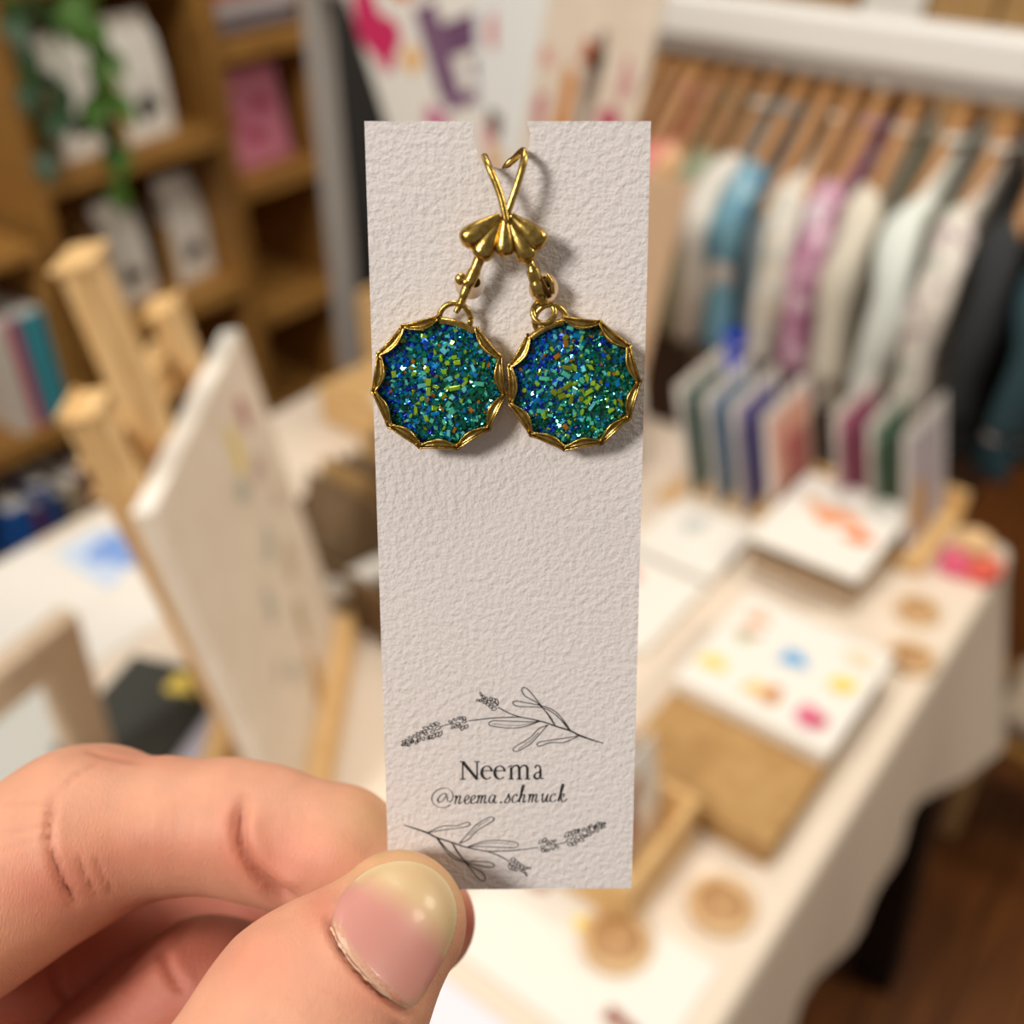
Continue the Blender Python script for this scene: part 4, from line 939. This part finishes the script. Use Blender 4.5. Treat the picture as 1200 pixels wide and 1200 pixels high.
def surface_nets(lo, hi, hcoarse, sub):
    # coarse pass to find the cells near the skin, fine pass there only
    nc_ = [int(math.ceil((hi[k]-lo[k])/hcoarse)) for k in range(3)]
    ctr = np.stack(np.meshgrid(*[lo[k]+hcoarse*(np.arange(nc_[k])+.5) for k in range(3)], indexing='ij'), -1).reshape(-1, 3).astype(np.float32)
    act = np.abs(sdf(ctr)) < hcoarse*1.35
    act = act.reshape(nc_)
    hf = hcoarse/sub; nf = [n_*sub+1 for n_ in nc_]
    Dg = np.full(nf, 1e3, np.float32)
    sgn = sdf(ctr).reshape(nc_)
    Dg[:-1, :-1, :-1] = np.kron(np.where(sgn < 0, -1e3, 1e3).astype(np.float32), np.ones((sub, sub, sub), np.float32))
    ii = np.argwhere(act)
    off = np.stack(np.meshgrid(*[np.arange(sub+1)]*3, indexing='ij'), -1).reshape(-1, 3)
    msk = np.zeros(nf, bool)
    for o_ in off:
        q = ii*sub+o_; msk[q[:, 0], q[:, 1], q[:, 2]] = True
    idx = np.argwhere(msk)
    for s in range(0, len(idx), 400000):
        q = idx[s:s+400000]; Dg[q[:, 0], q[:, 1], q[:, 2]] = sdf((np.array(lo)+q*hf).astype(np.float32))
    neg = Dg < 0
    cnt = np.zeros([n_-1 for n_ in nf], np.int8)
    for a in (0, 1):
        for b in (0, 1):
            for c in (0, 1): cnt += neg[a:nf[0]-1+a, b:nf[1]-1+b, c:nf[2]-1+c]
    cell = (cnt > 0) & (cnt < 8)
    ci = np.argwhere(cell); vid = np.full(cell.shape, -1, np.int64); vid[cell] = np.arange(len(ci))
    acc = np.zeros((len(ci), 3)); num = np.zeros(len(ci))
    corner = [(a, b, c) for a in (0, 1) for b in (0, 1) for c in (0, 1)]
    for i_, A in enumerate(corner):
        for B in corner[i_+1:]:
            if sum(abs(A[k]-B[k]) for k in range(3)) != 1: continue
            da = Dg[ci[:, 0]+A[0], ci[:, 1]+A[1], ci[:, 2]+A[2]]; db = Dg[ci[:, 0]+B[0], ci[:, 1]+B[1], ci[:, 2]+B[2]]
            x = (da < 0) != (db < 0); t = np.where(x, da/(da-db+1e-12), 0)
            acc[x] += (np.array(A)+t[:, None]*(np.array(B)-np.array(A)))[x]; num[x] += 1
    V = np.array(lo)+(ci+acc/num[:, None])*hf
    F = []
    for ax_ in range(3):
        u, v = (ax_+1) % 3, (ax_+2) % 3
        s0 = [slice(None)]*3; s1 = [slice(None)]*3; s0[ax_] = slice(0, -1); s1[ax_] = slice(1, None)
        e = np.argwhere(neg[tuple(s0)] != neg[tuple(s1)])
        e = e[(e[:, u] > 0) & (e[:, v] > 0) & (e[:, u] < nf[u]-1) & (e[:, v] < nf[v]-1)]
        fl = neg[e[:, 0], e[:, 1], e[:, 2]]
        du = np.zeros(3, int); du[u] = 1; dv = np.zeros(3, int); dv[v] = 1
        g_ = lambda q: vid[q[:, 0], q[:, 1], q[:, 2]]
        Q = np.stack([g_(e-du-dv), g_(e-dv), g_(e), g_(e-du)], 1)
        Q[~fl] = Q[~fl][:, ::-1]; F.append(Q)
    F = np.vstack(F); F = F[(F >= 0).all(1)]
    return V, F
HV, HF = surface_nets((-150, -160, -186), (0, -24, -84), 3.2, 5)
HV = HV.astype(np.float32)
for _ in range(3):
    dd = sdf(HV); HV = HV-grad(HV)*np.clip(dd, -.5, .5)[:, None]
HN = grad(HV); _, HL = sdf(HV, True)
def topx(V): return np.stack([600+FPX*V[:, 0]/-V[:, 2], 600-FPX*V[:, 1]/-V[:, 2]], 1)
HP = topx(HV); front = (HN*(-HV/np.linalg.norm(HV, axis=1)[:, None])).sum(1) > .05
def seg_dist(P, L):
    L = np.array(L, float); best = np.full(len(P), 1e9); par = np.zeros(len(P))
    for i_, (a, b) in enumerate(zip(L[:-1], L[1:])):
        ba = b-a; t = np.clip((P-a)@ba/(ba@ba), 0, 1); d = np.linalg.norm(P-a-t[:, None]*ba, axis=1)
        par = np.where(d < best, (i_+t)/(len(L)-1), par); best = np.minimum(best, d)
    return best, par
disp = np.zeros(len(HV)); shade = np.zeros(len(HV))
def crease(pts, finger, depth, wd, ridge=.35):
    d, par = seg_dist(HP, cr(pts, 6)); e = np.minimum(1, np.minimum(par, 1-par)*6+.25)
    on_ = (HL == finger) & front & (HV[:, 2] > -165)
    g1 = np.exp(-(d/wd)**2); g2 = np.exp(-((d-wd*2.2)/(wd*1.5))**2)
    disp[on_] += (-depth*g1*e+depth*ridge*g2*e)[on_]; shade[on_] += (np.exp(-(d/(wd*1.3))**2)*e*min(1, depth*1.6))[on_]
# index: knuckle folds, palm-side folds of the middle joint, end-joint fold
crease([(62, 935), (58, 985), (72, 1030), (88, 1058)], 0, .55, 5); crease([(92, 1002), (98, 1024), (112, 1050)], 0, .28, 2.8); crease([(112, 1004), (119, 1024), (131, 1046)], 0, .25, 2.8)
crease([(286, 938), (281, 965), (283, 988), (292, 1010), (306, 1028), (326, 1044), (345, 1056)], 0, 1.25, 7, .45)
crease([(70, 930), (90, 908), (120, 892)], 0, .22, 3); crease([(100, 880), (130, 888), (165, 893)], 0, .25, 3); crease([(5, 975), (30, 972), (60, 968)], 0, .14, 2.6); crease([(0, 944), (35, 942), (62, 945)], 0, .14, 2.6); crease([(0, 995), (25, 990), (48, 980)], 0, .12, 2.6)
for x in (172, 188, 204, 222, 245, 262, 318, 336, 352): crease([(x, 930+(x % 7)*4), (x+3, 965), (x-2, 990+(x % 5)*6)], 0, .05, 2.5, .2)
# thumb: cuticle fold and knuckle lines
crease([(386, 1070), (388, 1092), (404, 1122), (428, 1150), (456, 1176), (478, 1190)], 1, .55, 5, .7)
for a in ([(330, 1165), (352, 1182), (366, 1200)], [(352, 1148), (366, 1180), (372, 1200)], [(310, 1185), (322, 1200)], [(396, 1180), (410, 1200)], [(372, 1158), (398, 1172), (418, 1192)]): crease(a, 1, .12, 2.5, .2)
crease([(95, 1186), (140, 1150), (190, 1112), (232, 1078)], 3, .3, 6); crease([(190, 1115), (200, 1140), (215, 1165)], 3, .5, 6); crease([(60, 1128), (70, 1160), (92, 1186)], 2, .5, 6)
HV = HV+HN*disp[:, None].astype(np.float32)
# skin colour with some painted-in shade: base, redder joints and pads, paler pressed tips
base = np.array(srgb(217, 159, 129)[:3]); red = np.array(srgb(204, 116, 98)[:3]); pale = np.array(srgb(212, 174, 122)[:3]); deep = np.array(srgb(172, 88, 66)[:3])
col = np.tile(base, (len(HV), 1))
def tint(c, wgt): 
    global col
    wgt = np.clip(wgt, 0, 1)[:, None]; col = col*(1-wgt)+c*wgt
gd = lambda x, y, sx, sy, fi: np.exp(-((HP[:, 0]-x)/sx)**2-((HP[:, 1]-y)/sy)**2)*(HL == fi)
tint(red, .55*gd(60, 1040, 70, 40, 0)+.5*gd(330, 1010, 60, 40, 0)+.35*gd(180, 1000, 90, 30, 0)+.3*gd(160, 885, 60, 16, 0)+.3*gd(270, 975, 20, 50, 0))
tint(red, .5*gd(378, 1062, 26, 34, 1)+.35*gd(440, 1165, 50, 40, 1)+.35*gd(300, 1120, 60, 40, 1)+.9*gd(552, 1082, 16, 40, 0))
tint(pale, .75*np.exp(-((seg_dist(HP, [(392, 1012), (430, 1000), (470, 997), (515, 1014), (548, 1050)])[0])/20)**2)*(HL == 1)+.5*gd(440, 960, 40, 36, 0))
tint(red, .6*((HL == 2) | (HL == 3) | (HL == 4))); tint(deep, .5*((HL == 2) | (HL == 3) | (HL == 4)))  # curled fingers: redder skin, plus darker red painted in for their shade
tint(deep, .45*np.clip(shade, 0, 1))  # fold lines painted darker, shade put into the skin colour
SKIN = mat('skin', (.7, .4, .3), .48, 0, Subsurface_Weight=.4, Subsurface_Scale=.0016, Specular_IOR_Level=.4)
N_, L_, b_ = nodes(SKIN); b_.inputs['Subsurface Radius'].default_value = (1, .35, .2)
at = N_.new('ShaderNodeAttribute'); at.attribute_name = 'painted_col'
tc = N_.new('ShaderNodeTexCoord'); n1 = N_.new('ShaderNodeTexNoise'); n1.inputs['Scale'].default_value = .22; n1.inputs['Detail'].default_value = 5
L_.new(tc.outputs['Object'], n1.inputs['Vector'])
mr = N_.new('ShaderNodeMapRange'); mr.inputs[3].default_value = .86; mr.inputs[4].default_value = 1.12; L_.new(n1.outputs['Fac'], mr.inputs[0])
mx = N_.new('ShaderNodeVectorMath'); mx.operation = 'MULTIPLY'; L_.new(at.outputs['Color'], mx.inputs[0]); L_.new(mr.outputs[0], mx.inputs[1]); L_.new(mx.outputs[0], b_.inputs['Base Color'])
vo = N_.new('ShaderNodeTexVoronoi'); vo.feature = 'DISTANCE_TO_EDGE'; vo.inputs['Scale'].default_value = 2.4; mp = N_.new('ShaderNodeMapping'); mp.inputs['Scale'].default_value = (1.6, .7, 1)
L_.new(tc.outputs['Object'], mp.inputs[0]); L_.new(mp.outputs[0], vo.inputs['Vector'])
n2 = N_.new('ShaderNodeTexNoise'); n2.inputs['Scale'].default_value = 4.2; n2.inputs['Detail'].default_value = 3; mp2 = N_.new('ShaderNodeMapping'); mp2.inputs['Scale'].default_value = (1.5, .32, .5); mp2.inputs['Rotation'].default_value = (0, 0, .12); L_.new(tc.outputs['Object'], mp2.inputs[0]); L_.new(mp2.outputs[0], n2.inputs['Vector'])
md_ = N_.new('ShaderNodeMath'); md_.operation = 'MULTIPLY_ADD'; md_.inputs[1].default_value = .35; L_.new(vo.outputs['Distance'], md_.inputs[0]); L_.new(n2.outputs['Fac'], md_.inputs[2])
bp = N_.new('ShaderNodeBump'); bp.inputs['Strength'].default_value = .42; bp.inputs['Distance'].default_value = .0003
L_.new(md_.outputs[0], bp.inputs['Height']); L_.new(bp.outputs[0], b_.inputs['Normal'])
me = bpy.data.meshes.new('hand'); me.from_pydata(HV.tolist(), [], HF.tolist()); me.materials.append(SKIN)
ca = me.color_attributes.new('painted_col', 'FLOAT_COLOR', 'POINT'); ca.data.foreach_set('color', np.c_[col, np.ones(len(col))].astype(np.float32).ravel())
me.polygons.foreach_set('use_smooth', [True]*len(me.polygons)); me.update()
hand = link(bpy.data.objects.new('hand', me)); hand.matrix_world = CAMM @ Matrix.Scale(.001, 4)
tag(hand, 'left hand pinching the earring card between thumb and index finger', 'hand')
# thumbnail: grid over its outline, laid on the skin along the sight lines, then lifted and rounded
NP_ = cr([(391, 1084), (394, 1062), (408, 1040), (432, 1020), (462, 1010), (492, 1012), (517, 1027), (532, 1052), (534, 1082), (522, 1118), (504, 1152), (484, 1180), (468, 1178), (442, 1158), (416, 1130), (400, 1108)], 4, True)
cN = NP_.mean(0); rings = 12; nk = len(NP_); V = [cN]
for j in range(1, rings+1): V += [cN+(q-cN)*(j/rings) for q in NP_]
V = np.array(V); rr = np.r_[0, np.repeat(np.arange(1, rings+1)/rings, nk)]
Dp = np.stack([(V[:, 0]-600)/FPX, -(V[:, 1]-600)/FPX, -np.ones(len(V))], 1); Dp /= np.linalg.norm(Dp, axis=1)[:, None]
tt = np.full(len(V), 100.0)
for _ in range(60): tt = tt+.8*sdf((Dp*tt[:, None]).astype(np.float32))
Q = Dp*tt[:, None]; G_ = grad(Q.astype(np.float32))
edge = np.clip((1-rr)/.14, 0, 1)
Q = Q+G_*((.06+.30*np.sqrt(1-(1-edge)**2)))[:, None]
F = [(0, 1+(k+1) % nk, 1+k) for k in range(nk)]+[(1+(j-1)*nk+k, 1+(j-1)*nk+(k+1) % nk, 1+j*nk+(k+1) % nk, 1+j*nk+k) for j in range(1, rings) for k in range(nk)]
F = [f[::-1] for f in F] if False else F
NAIL = mat('nail', (.8, .5, .4), .42, 0, Subsurface_Weight=.4, Subsurface_Scale=.0015, Coat_Weight=.12)
N_, L_, b_ = nodes(NAIL); at = N_.new('ShaderNodeAttribute'); at.attribute_name = 'painted_col'; L_.new(at.outputs['Color'], b_.inputs['Base Color'])
nail = mesh('thumbnail', Q, F, NAIL, hand, True)
pk = np.array(srgb(206, 144, 132)[:3]); yl = np.array(srgb(206, 178, 134)[:3]); wh = np.array(srgb(222, 200, 156)[:3])
s = ((V-np.array((462, 1085)))@np.array((.62, -.78)))       # along the nail towards its tip
arc_ = s+.0022*((V-np.array((462, 1085)))@np.array((.78, .62)))**2
k1 = np.clip((arc_-6)/34, 0, 1)[:, None]; cN_ = pk*(1-k1)+yl*k1
k2 = (np.clip((rr-.90)/.06, 0, 1)*(s > 10))[:, None]; cN_ = cN_*(1-k2)+wh*k2
k3 = (np.clip((rr-.86)/.1, 0, 1)*(s < -40))[:, None]; cN_ = cN_*(1-.4*k3)+wh*.4*k3
ca = nail.data.color_attributes.new('painted_col', 'FLOAT_COLOR', 'POINT'); ca.data.foreach_set('color', np.c_[cN_, np.ones(len(cN_))].astype(np.float32).ravel())
nail['label'] = 'pink thumbnail with a pale yellowish tip'
# dry cuticle skin along the nail base
Pc = cr([(388, 1086), (396, 1104), (412, 1128), (436, 1154), (458, 1172)], 6)
Dp = np.stack([(Pc[:, 0]-600)/FPX, -(Pc[:, 1]-600)/FPX, -np.ones(len(Pc))], 1); Dp /= np.linalg.norm(Dp, axis=1)[:, None]; tt = np.full(len(Pc), 100.0)
for _ in range(60): tt = tt+.8*sdf((Dp*tt[:, None]).astype(np.float32))
Q = Dp*tt[:, None]+grad((Dp*tt[:, None]).astype(np.float32))*.02
Q += rng.normal(0, .05, Q.shape)
tube('cuticle', Q, np.abs(rng.normal(.05, .05, len(Q)))+.03, mat('dry_skin', S(226, 186, 156), .6, Subsurface_Weight=.3, Subsurface_Scale=.001), hand, 7)
